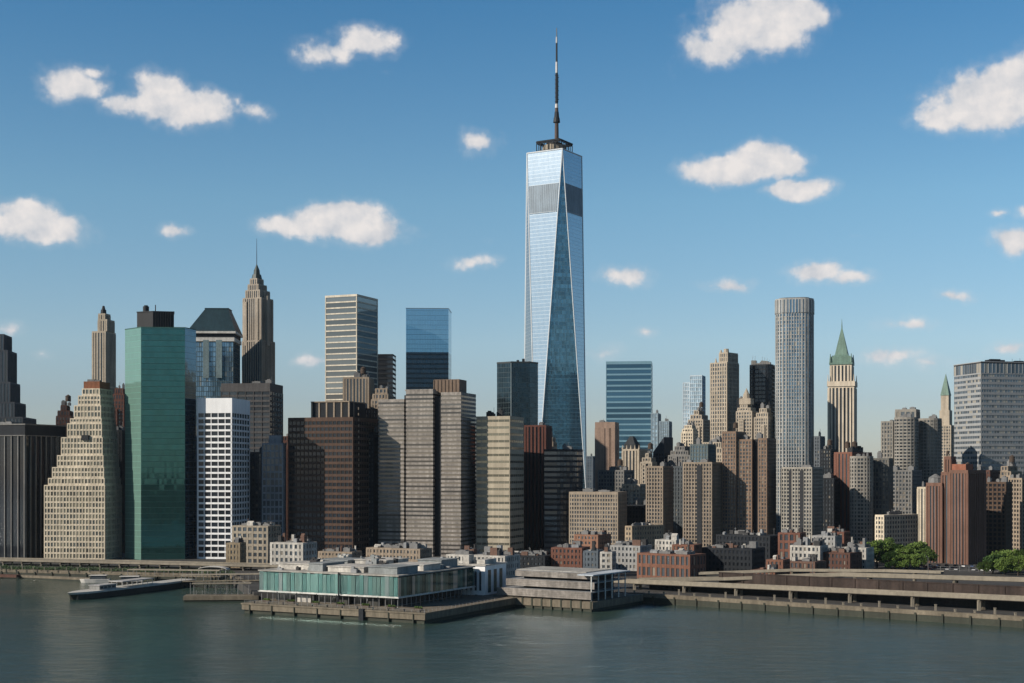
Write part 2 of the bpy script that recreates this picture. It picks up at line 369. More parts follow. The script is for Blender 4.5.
M_metal = wallmat('roof metal', (.20, .20, .20), .6)
M_tank = wallmat('weathered timber', (.09, .065, .05))
M_dark = wallmat('dark roof plant', (.018, .021, .026), .6)
C = dict(cream=(.60,.52,.40), tan=(.36,.29,.22), stone=(.49,.42,.33), brown=(.11,.068,.05), white=(.72,.72,.72), grey=(.22,.215,.205),
         brick=(.22,.10,.07), brickd=(.12,.06,.045), dark=(.022,.026,.032), blueg=(.14,.17,.20), pink=(.38,.27,.21), copper=(.12,.25,.19))
def wm(k, c=None, **kw): return wallmat('wall ' + k, c or C[k], **kw)
G_dark = glassmat('window glass dark', (.085, .10, .115), .4, blinds=.13, blindc=(.2, .18, .15))
G_grid = glassmat('window glass neutral', (.16, .16, .14), .45, blinds=.5, blindc=(.26,.24,.18))
G_black = glassmat('window glass black', (.025, .03, .038), .35, blinds=0)
G_blue = glassmat('window glass blue', (.16, .25, .33), .6, blinds=.1, blindc=(.2, .22, .22))
G_slab = glassmat('window glass slab', (.035, .045, .055), .4, blinds=.06, blindc=(.12, .11, .10))
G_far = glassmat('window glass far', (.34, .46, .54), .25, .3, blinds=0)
G_warm = glassmat('window glass bronze', (.06, .045, .035), .5, blinds=.1, blindc=(.15, .1, .06))

# =================================================================== SETTING
def land():
    """Manhattan's ground, its quay wall following the shore"""
    shore = [(-2500, 1500), (-700, 900), (-400, 815), (-287, 787), (-150, 745), (-118, 640), (-20, 640), (44, 650), (54.5, 636), (194, 532), (330, 431), (900, 0), (3500, 0), (6000, 3000), (6400, 7400), (-6400, 7400), (-6000, 3000)]
    m = MB(); n = len(shore)
    m.add([(x, y, -3) for x, y in shore] + [(x, y, GROUND) for x, y in shore], [tuple(range(n, 2 * n))] + [(i, (i + 1) % n, n + (i + 1) % n, n + i) for i in range(n)])
    o = m.build('ground', wallmat('city ground', (.075, .072, .068), .9, fine=.1)); tag(o, kind='structure')
    # Brooklyn side, behind and below the camera
    m = MB(); m.prism([(-6400, -6400), (6400, -6400), (6400, -60), (600, 20), (120, 60), (-200, 60), (-900, -80), (-6400, -1500)], -3, 5)
    o = m.build('near_shore_ground', wallmat('near shore', (.045, .05, .035), .9, fine=.02)); tag(o, kind='structure')
    # water
    m, nt, p = newmat('river water'); N = nt.nodes; L = nt.links
    p.inputs['Base Color'].default_value = (.016, .034, .032, 1); p.inputs['Roughness'].default_value = .12
    p.inputs['IOR'].default_value = 1.333; p.inputs['Specular IOR Level'].default_value = .5
    tc = N.new('ShaderNodeTexCoord')
    def nz(scale, sc, det, rough=.6, dist=0.):
        mp = N.new('ShaderNodeMapping'); mp.inputs['Scale'].default_value = sc; mp.inputs['Rotation'].default_value = (0, 0, R(12)); L.new(tc.outputs['Object'], mp.inputs[0])
        n = N.new('ShaderNodeTexNoise'); n.inputs['Scale'].default_value = scale; n.inputs['Detail'].default_value = det; n.inputs['Roughness'].default_value = rough; n.inputs['Distortion'].default_value = dist
        L.new(mp.outputs[0], n.inputs['Vector']); return n
    a = nz(.22, (.5, 1.1, 1), 6, .68, .4); b = nz(.035, (.6, 1.4, 1), 3)
    bu = N.new('ShaderNodeBump'); bu.inputs['Strength'].default_value = 1; bu.inputs['Distance'].default_value = .6; L.new(a.outputs[0], bu.inputs['Height'])
    b2 = N.new('ShaderNodeBump'); b2.inputs['Strength'].default_value = .8; b2.inputs['Distance'].default_value = 1.2; L.new(b.outputs[0], b2.inputs['Height']); L.new(bu.outputs[0], b2.inputs['Normal'])
    L.new(b2.outputs[0], p.inputs['Normal'])
    # gusts: patches of rougher water, and silt-green patches
    c = nz(.008, (.6, 1.8, 1), 4)
    mr = N.new('ShaderNodeMapRange'); L.new(c.outputs[0], mr.inputs[0]); mr.inputs[1].default_value = .35; mr.inputs[2].default_value = .65; mr.inputs[3].default_value = .08; mr.inputs[4].default_value = .24
    L.new(mr.outputs[0], p.inputs['Roughness'])
    cr = N.new('ShaderNodeMix'); cr.data_type = 'RGBA'; L.new(c.outputs[0], cr.inputs[0]); cr.inputs[6].default_value = (.015, .042, .040, 1); cr.inputs[7].default_value = (.036, .056, .040, 1); L.new(cr.outputs[2], p.inputs['Base Color'])
    w = MB(); w.add([(-6500, -6500, 0), (6500, -6500, 0), (6500, 7500, 0), (-6500, 7500, 0)], [(0, 1, 2, 3)])
    o = w.build('water', m); tag(o, kind='structure')
land()

# =================================================================== BUILDINGS
def simple(name, label, px, top, D, d, mode, wallc, glass, fh=2.8, hs=1.1, bay=2.15, pw=.9, po=.15, rec=.4, pier=None, span=None, units=3, seed=None, cap=1.2, base=GROUND, n=100, hmax=4, tanks=0, unitmat=None, group=None, cat='building', skip=None):
    b = Bld(name, label, px[0], px[1], px[2], top, D, d, base=base, group=group, cat=cat)
    w = wm(wallc) if isinstance(wallc, str) else wallc
    orn = mode == 'punch' and isinstance(wallc, str) and wallc in ('stone', 'cream', 'tan', 'grey', 'brickd', 'brick') and top < 470
    if orn:
        rg = random.Random(int(px[0] * 3 + top)); hh = b.h - rg.uniform(5, 9); a_ = rg.uniform(.0, .28) * b.w; c_ = rg.uniform(.02, .3) * b.w; h2 = hh + (b.h - hh) * .5
        b.facade(b.full(), 0, hh, mode, fh, hs, bay, pw, po, rec, cap=cap)
        b.facade(rect(-b.w + a_ * .5, -c_ * .4, 1.2, b.d - 1), hh, h2, mode, fh, hs * .8, bay, pw, po, rec, cap=.8)
        b.facade(rect(-b.w + a_ + 1, -c_ - .6, 2.4, b.d - 2), h2, b.h, mode, fh, hs * .8, bay, pw, po, rec, cap=.8)
        k0 = rg.uniform(.15, .5) * b.w; k1 = k0 + rg.uniform(.2, .4) * b.w
        b.facade(rect(-b.w + k0, -b.w + k1, -1.1, 2), 0, hh * rg.uniform(.9, .99), mode, fh, hs, bay, pw, po, rec, cap=cap)
    else:
        b.facade(b.full(), 0, b.h, mode, fh, hs, bay, pw, po, rec, cap=cap, skip=skip)
    p = pier or w; sp = span or w
    b.finish([w, p, sp], glass, cap=n)
    b.roof_units(b.full(), b.h, units, seed if seed is not None else int(px[0] * 7 + D), unitmat, hmax)
    for i in range(tanks):
        b.tank(-b.w * (.3 + .4 * i), b.d * .4, b.h)
    return b

def rounded(name, label, px, top, D, d, mats, glass, rad=6, fh=2.4, hs=.95, bay=1.8, pw=.5, mode='punch', extra=None):
    b = Bld(name, label, *px, top, D, d); w = b.w; d = b.d; n = 4; out = []
    for (cx, cy, a0) in ((-rad, rad, -90), (-rad, d - rad, 0), (-w + rad, d - rad, 90), (-w + rad, rad, 180)):
        for i in range(n + 1):
            a = R(a0 + 90 * i / n); out.append((cx + rad * math.cos(a), cy + rad * math.sin(a)))
    b.facade(out, 0, b.h, mode, fh=fh, hs=hs, bay=bay, pw=pw, cap=1.5)
    b.finish(mats, glass); b.roof_units(rect(-w + 2, -2, 2, d - 2), b.h, 3, int(px[0]), None, 2.5); return b
# ---- blocks on the near shore, behind the camera; they show in the mirrored towers
for i, (x, y, w, d_, h, c_) in enumerate([(-330, -210, 130, 60, 38, 'brickd'), (-170, -180, 110, 50, 30, 'dark'), (-40, -230, 90, 60, 46, 'grey'), (90, -190, 120, 60, 34, 'brickd'), (250, -220, 110, 60, 42, 'dark'), (-520, -240, 150, 60, 36, 'grey'), (420, -200, 130, 60, 36, 'brickd')]):
    m = MB(); m.prism(rect(x, x + w, y, y + d_), 5, 5 + h); m.prism(rect(x + 10, x + w * .5, y + 10, y + d_ - 10), 5 + h, 5 + h * 1.2)
    tag(m.build('warehouse', wm(c_)), 'plain %s warehouse on the near shore behind the camera, %s' % (('brick', 'black', 'tall grey', 'brown', 'dark', 'long grey', 'east brown')[i], ('west part', 'west of the middle', 'in the middle', 'east of the middle', 'east part', 'far west', 'far east')[i]), 'warehouse', 'warehouses on the near shore')
# ---- far left -------------------------------------------------------------
b = Bld('stepped_tower', 'dark blue-grey stepped tower at the far left edge, above the finned block', -40, 4, 12, 334, 1050, 26, 'skyscraper')
w_, h_ = b.w, b.h
tiers = [(0, 417, 8, 30), (5, 402, 6, 26), (10, 382, 5, 22), (13, 350, 3, 19), (16, 334, 0, 12)]
z = 0
for i, (ins, top, gx, px) in enumerate(tiers):
    zt = b.Z(top); g = [15, 8.5, 5, 3, 0][i]
    b.facade(rect(-w_ - g, g, -g * .4, b.d + g), z, zt, 'strip', bay=2.4, pw=.9, po=.1, fh=3.6); z = zt
b.finish([wallmat('slate stone', (.085, .095, .11)), wallmat('slate stone', (.085, .095, .11)), wm('dark')], G_dark)
b.roof_units(rect(-w_, 0, 0, b.d), h_, 2, 3)

b = simple('finned_office_block', 'dark office block with pale vertical fins beside the waterfront road, leftmost of the front row', (-60, 25, 66), 424, 880, 40, 'strip', 'dark', G_black, bay=5.0, pw=.65, po=.5, rec=.6, pier=wm('grey', (.34, .32, .30)), span=wm('dark'), cap=7, units=3, hmax=2.5)
m = MB(); m.prism(b.full(.7), b.h - 7.4, b.h - 6.9); b.part('ledge', m, wm('grey')); m = MB(); m.prism(b.full(.5), b.h - .5, b.h + .25); b.part('cornice', m, wm('grey'))

simple('brown_office_block', 'small brown gridded block peeking out left of the cream ziggurat', (56, 71, 75), 405, 1000, 22, 'punch', 'brickd', G_dark, units=3, tanks=1)
simple('red_brick_block', 'red-brown brick block half hidden between ziggurat and green glass tower', (112, 124, 127), 388, 1010, 18, 'punch', 'brick', G_dark, units=2)

# art deco shaft
b = Bld('slender_deco_tower', 'slender stone art deco tower rising behind the cream ziggurat', 92, 106, 116, 332, 1050, 17, 'skyscraper')
W0 = b.w; zz = b.Z(386)
b.facade(rect(-W0 - 1, 1, -.5, b.d + 1), 0, zz, 'strip', bay=2.2, pw=1.1, po=.15)
b.facade(rect(-W0, -0.2, 0, b.d), zz, b.Z(331), 'strip', bay=2.2, pw=1.1, po=.2)
b.facade(rect(b.X(97), 0.3, 1.2, b.d - 3), b.Z(331), b.Z(319), 'strip', bay=2.1, pw=1.1, po=.2)
b.facade(rect(b.X(97), b.X(104), 2, b.d - 6), b.Z(319), b.Z(313), 'strip', bay=2.1, pw=1.1, po=.2)
b.finish([wm('stone'), wm('stone'), wallmat('stone recess', (.16, .14, .12))], G_dark)
m = MB(); cx = b.X(100.5); m.cone((cx, 5), b.Z(313), b.Z(309), 2.2, 2.0); m.cone((cx, 5), b.Z(309), b.Z(305), 1.5, .8); b.part('finial', m, M_dark)

# cream ziggurat
b = Bld('ziggurat_building', 'cream gridded ziggurat with stepped shoulders left of the green glass tower', 44, 105, 122, 485, 872, 27, 'building')
steps = [(485, 44, 0, 0), (478, 48, .8, 1), (467, 52, 1.6, 1.6), (455, 57, 2.4, 2.2), (437, 61, 3.6, 3.2), (423, 67, 4.6, 4), (418, 70, 5.2, 4.6), (405, 74, 6, 5.2), (395, 78, 7, 6), (388, 82, 7.8, 6.6)]
z = 0
for i, (top, pl, gx, gy) in enumerate(steps):
    zt = b.Z(top); b.facade(rect(b.X(pl, gy*.5), -gx * .62, gy * .5, b.d - gy * .5), z, zt, 'punch', fh=3.62, hs=1.05, bay=2.15, pw=.58, cap=.7); z = zt
b.finish([wm('cream'), wm('cream'), wallmat('cream recess', (.25, .22, .18))], G_grid, cap=100)
m = MB(); g = 9; m.box(b.X(83, 4), b.X(99, 4), 5, b.d - 6, z, z + 4.5); b.part('penthouse', m, wallmat('rust copper panels', (.27, .11, .06)))
m = MB(); m.box(b.X(86, 6), b.X(93, 6), 8, 14, z + 4.5, z + 6); m.box(b.X(94, 6), b.X(99, 6), 7, 10, z + 4.49, z + 5.4); b.part('roof_unit', m, M_metal)
m = MB(); zb = b.Z(440); m.box(b.X(81), b.X(88), .3, 1.9, b.Z(440), b.Z(435)); b.part('terrace_canopy', m, M_dark)

# green glass tower
def poly_tower(name, label, cols, D, cat='skyscraper', base=GROUND):
    """polygon tower from the pixel columns and depths of its visible corners; the back is closed symmetrically"""
    pts = [((px - 512) / F * (D + dd), D + dd) for px, dd in cols]
    cx = sum(p[0] for p in pts) / len(pts); cy = max(p[1] for p in pts)
    root = empty(name, (cx, cy, base)); tag(root, label, cat)
    loc = [(x - cx, y - cy) for x, y in pts]
    back = [(-x * 1.0, -y) for x, y in loc[1:-1]]
    poly = loc + [(q[0], q[1]) for q in back]
    return root, loc, poly
GD = 874
root, loc, _ = poly_tower('green_glass_tower', 'green mirrored glass tower with chamfered corners and black rooftop plant', [(125, 14), (141, 0), (185, 3), (196, 17)], GD)
poly = loc + [(loc[3][0] - 6.5, loc[3][1] + 22), (loc[2][0] - 13, loc[2][1] + 40), (loc[1][0] + 1.5, loc[1][1] + 42), (loc[0][0] + 1.5, loc[0][1] + 20)]
H = CZ + (HOR - 327.5) / F * GD - GROUND
gm = curtainmat('green mirror glass', (.042, .13, .125), .78, .06, bay=1.5, fh=3.6, mull=(.015, .05, .045), mw=.2, wob=.009, vary=.22, vm=False)
gm2 = curtainmat('sunlit green glass', (.16, .28, .24), .4, .12, bay=1.5, fh=3.6, mull=(.10, .25, .2), mw=.12, wob=.006, vary=.08, vm=False)  # left chamfer: sunlight put into a paler glass colour
m = MB(); m.prism(poly, 0, H); m.m = [2, 2, 1, 0, 3, 3, 3, 3, 0, 0]
m.build('curtain_wall', [gm, gm2, M_dark, curtainmat('sky reflection glass', (.06, .12, .17), .85, .05, bay=1.5, fh=3.6, mull=(.05, .1, .13), mw=.12, wob=.006, vary=.10, vm=False)], root)  # right faces: sky reflection put into a bluer glass colour
m = MB(); m.prism(inset(poly, -.12), H - .02, H + .5); m.build('coping', wallmat('green coping', (.05, .13, .11)), root)
PX = lambda px, yy: (px - 512) / F * (yy + GD) - (root.location.x)
yb = loc[1][1] + 9; ox = root.location.y - GD
def pl_(px, dy): return ((px - 512) / F * (GD + dy) - root.location.x, GD + dy - root.location.y)
pp = [pl_(137, 9), pl_(153, 5), pl_(174, 8), pl_(174, 20), pl_(139, 22)]
m = MB(); m.prism(pp, H + .4, H + 10.4); m.prism(inset(pp, -.3), H + 10.4, H + 10.9)
for i in range(8): m.box(pp[1][0] + i * 1.5, pp[1][0] + i * 1.5 + .2, pp[1][1] - .25 + i * .2, pp[1][1] + .5 + i * .2, H + .6, H + 10.3)
m.build('plant_room', M_dark, root)
m = MB(); x = pl_(146, 12)[0]; Y_ = pl_(146, 12)[1]; m.cone((x, Y_), H + 10.9, H + 14.5, 1.9, 1.9, 12); m.cone((x, Y_), H + 14.5, H + 15.2, 1.2, 1.2); m.bar((x + 6, Y_, H + 10.8), (x + 6, Y_, H + 15.5), .35); m.build('roof_tank', M_dark, root)

# mansard blue glass
b = Bld('mansard_tower', 'blue glass tower with dark mansard roof between green tower and spired deco tower', 189, 234, 241, 338, 1050, 34, 'skyscraper')
b.facade(b.full(-.6), 0, b.h - 2, 'punch', fh=3.7, hs=.5, bay=1.7, pw=.16, po=.05, rec=.25)
b.finish([wallmat('teal metal', (.09, .13, .14), .4), wallmat('teal metal', (.09, .13, .14), .4), wm('dark')], G_blue)
m = MB(); m.prism(b.full(.3), b.h - 2.5, b.h + .4); m.prism(b.full(1.3), b.h + 3.4, b.h + 5.0); m.prism(b.full(-.2), b.h + .4, b.h + 3.4, 1); m.build('cornice', [wm('white', (.55, .53, .49)), wm('dark')], b.root)
m = MB(); zt = b.h + 5; zr = b.Z(307.5)
tp = [(b.X(205, 8), 9), (b.X(228, 8), 9), (b.X(228, 8), 25), (b.X(205, 8), 25)]
m.prism(b.full(1.2), zt, zr, 0, top=tp); m.prism(inset(tp, -.4), zr, zr + .6); m.build('mansard_roof', wallmat('slate green roof', (.02, .05, .065), .5), b.root)
m = MB()
for k in range(2): m.box(b.X(203 + k * 13), b.X(209 + k * 13), -.35, .6, b.Z(378), b.Z(338 + 2))
b.part('pier', m, wallmat('teal metal light', (.22, .29, .30), .4))

# deco tower with spire
b = Bld('spired_deco_tower', 'tall grey stone art deco tower with dark spire and needle, left half of skyline', 242, 262, 275, 340, 1090, 19, 'skyscraper')
st_ = wallmat('weathered stone', (.42, .365, .30)); rc_ = wallmat('weathered recess', (.20, .18, .16))
T = [(340, -b.w, 0, 0, b.d), (297, -b.w + .2, -1.0, .6, b.d - 1), (289, -b.w + 2, -3, 1.6, b.d - 2.6), (283, -b.w + 3.4, -5, 2.8, b.d - 4), (277, -b.w + 4.6, -7, 4, b.d - 5.5)]
z = 0
for top, x0, x1, y0, y1 in T:
    zt = b.Z(top); b.facade(rect(x0, x1, y0, y1), z, zt, 'strip', bay=2.0, pw=1.0, po=.18, cap=.9); z = zt
for k, (x, y) in enumerate(((-b.w + 3, .2), (-5, .2), (.1, 6))):     # buttress towers breaking the outline
    m = MB(); m.box(x - 1.6, x + 1.3, y - .4, y + 3, b.Z(345), b.Z(301 - 3 * k)); b.part('buttress', m, st_)
b.finish([st_, st_, rc_], G_dark)
cx, cy = (T[-1][1] + T[-1][2]) / 2, (T[-1][3] + T[-1][4]) / 2
m = MB(); m.cone((cx, cy), z - .1, z + 3.5, 4.2, 3.4, 8); m.cone((cx, cy), z + 3.5, z + 6.5, 2.6, 2.3, 8); m.cone((cx, cy), z + 6.5, b.Z(262), 2.4, .25, 8); b.part('spire', m, wallmat('dark copper', (.035, .06, .06), .5))
m = MB(); m.cone((cx, cy), b.Z(264), b.Z(236), .28, .12, 6); b.part('needle', m, M_dark)

# grey banded block behind white building
simple('grey_banded_block', 'wide grey banded office block at the foot of the spired deco tower', (221, 270, 283), 383, 1000, 32, 'band', wallmat('slate grey', (.105, .10, .10)), G_dark, fh=3.8, hs=1.5, bay=6, pw=.4, cap=6, units=2)
# white building
b = simple('white_gridded_tower', 'white gridded office tower with blank white crown, right of the green glass tower', (197, 232, 250), 398, 880, 34, 'punch', wallmat('white panels', (.74, .74, .74), .6, var=.05, grime=.08), G_black, fh=3.78, hs=1.2, bay=4.9, pw=.42, po=-.12, rec=.9, cap=9.4, units=0)
m = MB(); m.prism(b.full(-.8), b.h - .5, b.h - .3); b.part('roof', m, M_metal)
simple('dark_setback_block', 'narrow dark grey block squeezed between white tower and pale slim block', (248, 262, 266), 452, 930, 18, 'punch', wallmat('dark grey stone', (.10, .11, .125)), G_dark, units=1)
b = simple('pale_slim_block', 'slim pale blue-grey block right of the white tower', (262, 283, 286), 443, 905, 16, 'punch', wallmat('pale grey paint', (.30, .33, .37)), G_dark, fh=4.6, bay=2.6, pw=.7, units=0)
b2h = b.h; m = MB(); m.box(-b.w * .7, -1.5, 3, 13, b.h, b.h + 5); b.part('penthouse', m, wallmat('pale grey paint', (.30, .33, .37)))
m = MB(); [m.bar((-b.w + 2 + k * 2, 2, b.h), (-b.w + 2 + k * 2, 2, b.h + 2.5), .12) for k in range(4)]; b.part('railing', m, M_metal)
# brown tower
b = simple('brown_office_tower', 'dark brown banded office tower with penthouse, behind the left half of the glass pavilion', (288, 353, 380), 417, 900, 46, 'band', 'brown', G_black, fh=3.9, hs=1.7, bay=2.9, pw=.35, po=.02, rec=.5, pier=wm('brown', None), cap=2.5, units=0)
m = MB(); pz = b.h; x0, x1 = b.X(312, 5), b.X(349, 5)
m.box(x0, x1, 5, 32, pz, pz + 10); b.part('penthouse', m, wm('dark'))
m = MB()
for k in range(6): xx = x0 + (x1 - x0) * k / 5; m.box(xx - .5, xx + .5, 4.6, 5.3, pz, pz + 9.9)
m.box(x0 - .6, x1 + .6, 4.3, 32.3, pz + 9.95, pz + 10.6); m.box(x1 - .02, x1 + .3, 12, 13, pz, pz + 9.9); b.part('penthouse_frame', m, wm('tan'))
m = MB(); [m.box(.1, .45, 8, 9.2, 10 + i * 7.4 * .5, 11.6 + i * 7.4 * .5) for i in range(24)]; b.part('stair_light_strip', m, wm('tan'))
# tan banded tower
b = simple('white_banded_slab_tower', 'tall slab with thin pale bands and shaded blue side, left of the dark cube block', (325, 357, 378), 294, 1060, 34, 'band', wallmat('pale band', (.62, .56, .46)), glassmat('grey-blue ribbon', (.17, .18, .18), .45, blinds=0), fh=4.4, hs=1.0, bay=60, pw=.9, po=-.2, rec=.6, cap=1.6, units=1, hmax=1.2)
simple('dark_cube_block', 'small black-blue block between pale banded slab and blue mirror tower', (376, 393, 396), 354, 1120, 20, 'band', 'dark', G_black, fh=3.8, hs=1.6, pw=0, units=0)
# blue mirror tower
root, loc, _ = poly_tower('blue_mirror_tower', 'flat topped blue mirror glass tower in the gap left of the tallest tower', [(406, 0), (448.5, 2)], 1110)
H = CZ + (HOR - 308.5) / F * 1110 - GROUND
poly = loc + [(loc[1][0] + 1, loc[1][1] + 30), (loc[0][0] - 1, loc[0][1] + 30)]
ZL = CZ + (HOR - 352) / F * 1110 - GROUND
m = MB(); m.prism(poly, ZL, H); m.build('curtain_wall', curtainmat('blue mirror', (.22, .39, .52), .85, .05, bay=1.3, fh=3.8, mull=(.08, .16, .25), mw=.14, wob=.004, vary=.08), root)
m = MB(); m.prism(poly, 0, ZL); m.build('painted_reflection_wall', curtainmat('navy glass', (.035, .065, .095), .7, .08, bay=1.3, fh=3.8, mull=(.02, .03, .045), mw=.14, wob=.01, vary=.3, band=.3, bandc=(.015, .025, .035)), root)  # neighbours' dark reflection put into the colour of this lower glass
m = MB(); m.prism(inset(poly, -.15), H, H + .5); m.build('coping', wallmat('steel coping', (.2, .25, .3), .5), root)
m = MB(); m.box(loc[0][0] - .1, loc[0][0] + .45, -.35, 30, 0, H); m.build('edge_mullion', wallmat('steel coping', (.2, .25, .3), .5), root)

# older tan blocks behind
simple('tan_stone_block', 'tan stone block with vertical piers below the pale banded slab tower', (343, 369, 374), 377, 965, 22, 'strip', 'tan', G_dark, bay=2.3, pw=1.1, po=.2, tanks=1, units=2, span=wallmat('tan recess', (.14, .10, .075)))
simple('tan_stepped_block', 'narrow tan stone block wedged between brown tower and the three-slab tower', (371, 388, 394), 388, 950, 20, 'punch', 'tan', G_dark, bay=2.4, pw=1.1, units=2)
simple('grey_link_block', 'low grey block visible right of the brown tower penthouse', (345, 360, 384), 408, 940, 20, 'punch', 'dark', G_dark, units=1)

# triple slab banded tower
tb = wallmat('tan concrete bands', (.39, .355, .32), var=.3, grime=.4, fine=.5)
b = Bld('three_slab_tower', 'big tan banded tower of three slabs split by dark vertical slots, centre left', 378, 461, 476, 392, 900, 30, 'skyscraper')
kw = dict(mode='band', fh=2.7, hs=1.45, bay=60, pw=0, rec=.35, cap=2.0)
ztop = b.Z(392)
b.facade(rect(b.X(378, 1), b.X(404, 1), 1.2, b.d), 0, b.Z(398), **kw)
b.facade(rect(b.X(405.8), b.X(433), 0, b.d - 2), 0, b.Z(390), **kw)
b.facade(rect(b.X(441), 0, 0, b.d), 0, ztop, **kw)
b.finish([tb, tb, wm('dark')], glassmat('grey ribbon', (.13, .12, .11), .5, blinds=.6, blindc=(.17, .15, .125)))
m = MB(); m.box(b.X(404, 2), b.X(406, 2), 2.6, b.d - 3, 0, b.Z(394)); b.part('slot', m, M_dark)
m = MB(); m.box(b.X(433, 2), b.X(441, 2), 3.4, b.d - 3, 0, b.Z(396)); b.part('slot', m, M_dark)
m = MB(); pb = wallmat('bronze penthouse', (.22, .16, .12)); x0, x1 = b.X(434, 9), b.X(459, 9); m.box(x0, x1, 9, 24, ztop - 1, b.Z(379, 0, 9))
for k in range(8): xx = x0 + (x1 - x0) * k / 7; m.box(xx - .3, xx + .3, 8.6, 9.4, ztop - 1, b.Z(379, 0, 9) - .3)
b.part('penthouse', m, pb)
m = MB(); m.box(b.X(405), b.X(433), -.1, 6, b.Z(390) + .02, b.Z(388.5)); b.part('parapet', m, tb)

# cream banded
b = simple('cream_banded_block', 'cream and glass banded block right of the three-slab tower, lower half in shadow', (476, 510, 524), 416, 903, 28, 'band', wallmat('cream bands', (.49, .43, .33), var=.1), glassmat('amber ribbon', (.20, .19, .15), .5, blinds=0), fh=4.5, hs=2.9, bay=4, pw=.2, po=-.1, rec=.4, cap=2.2, units=0)
b.roof_units(rect(-b.w, -b.w * .35, 3, 20), b.h, 4, 5, M_dark, 5)
# dark teal tower
root, loc, _ = poly_tower('dark_teal_tower', 'dark teal glass tower standing just left of the tallest tower', [(497, 8), (511, 0), (530, 1), (538, 9)], 1050)
poly = loc + [(loc[3][0] - 2, loc[3][1] + 26), (loc[0][0] + 2, loc[0][1] + 26)]
H = CZ + (HOR - 363) / F * 1050 - GROUND
m = MB(); m.prism(poly, 0, H); m.build('curtain_wall', curtainmat('dark teal glass', (.02, .04, .055), .8, .08, bay=1.6, fh=3.8, mull=(.02, .035, .04), mw=.2, wob=.01, vary=.5), root)
m = MB(); m.prism(inset(poly, -.2), H, H + 1.2); m.build('coping', wallmat('dark steel', (.04, .05, .055), .5), root)
m = MB(); [m.box(-6 + k * 4.2, -4 + k * 4.2, 3, 8, H + 1.2, H + 2.2 + (k * 7 % 3)) for k in range(4)]; m.build('roof_unit', M_dark, root)
m = MB(); m.box(loc[1][0] - .3, loc[1][0] + .3, loc[1][1] - .3, loc[1][1] + .3, 0, H); m.build('edge_mullion', wallmat('light steel', (.3, .36, .38), .4), root)

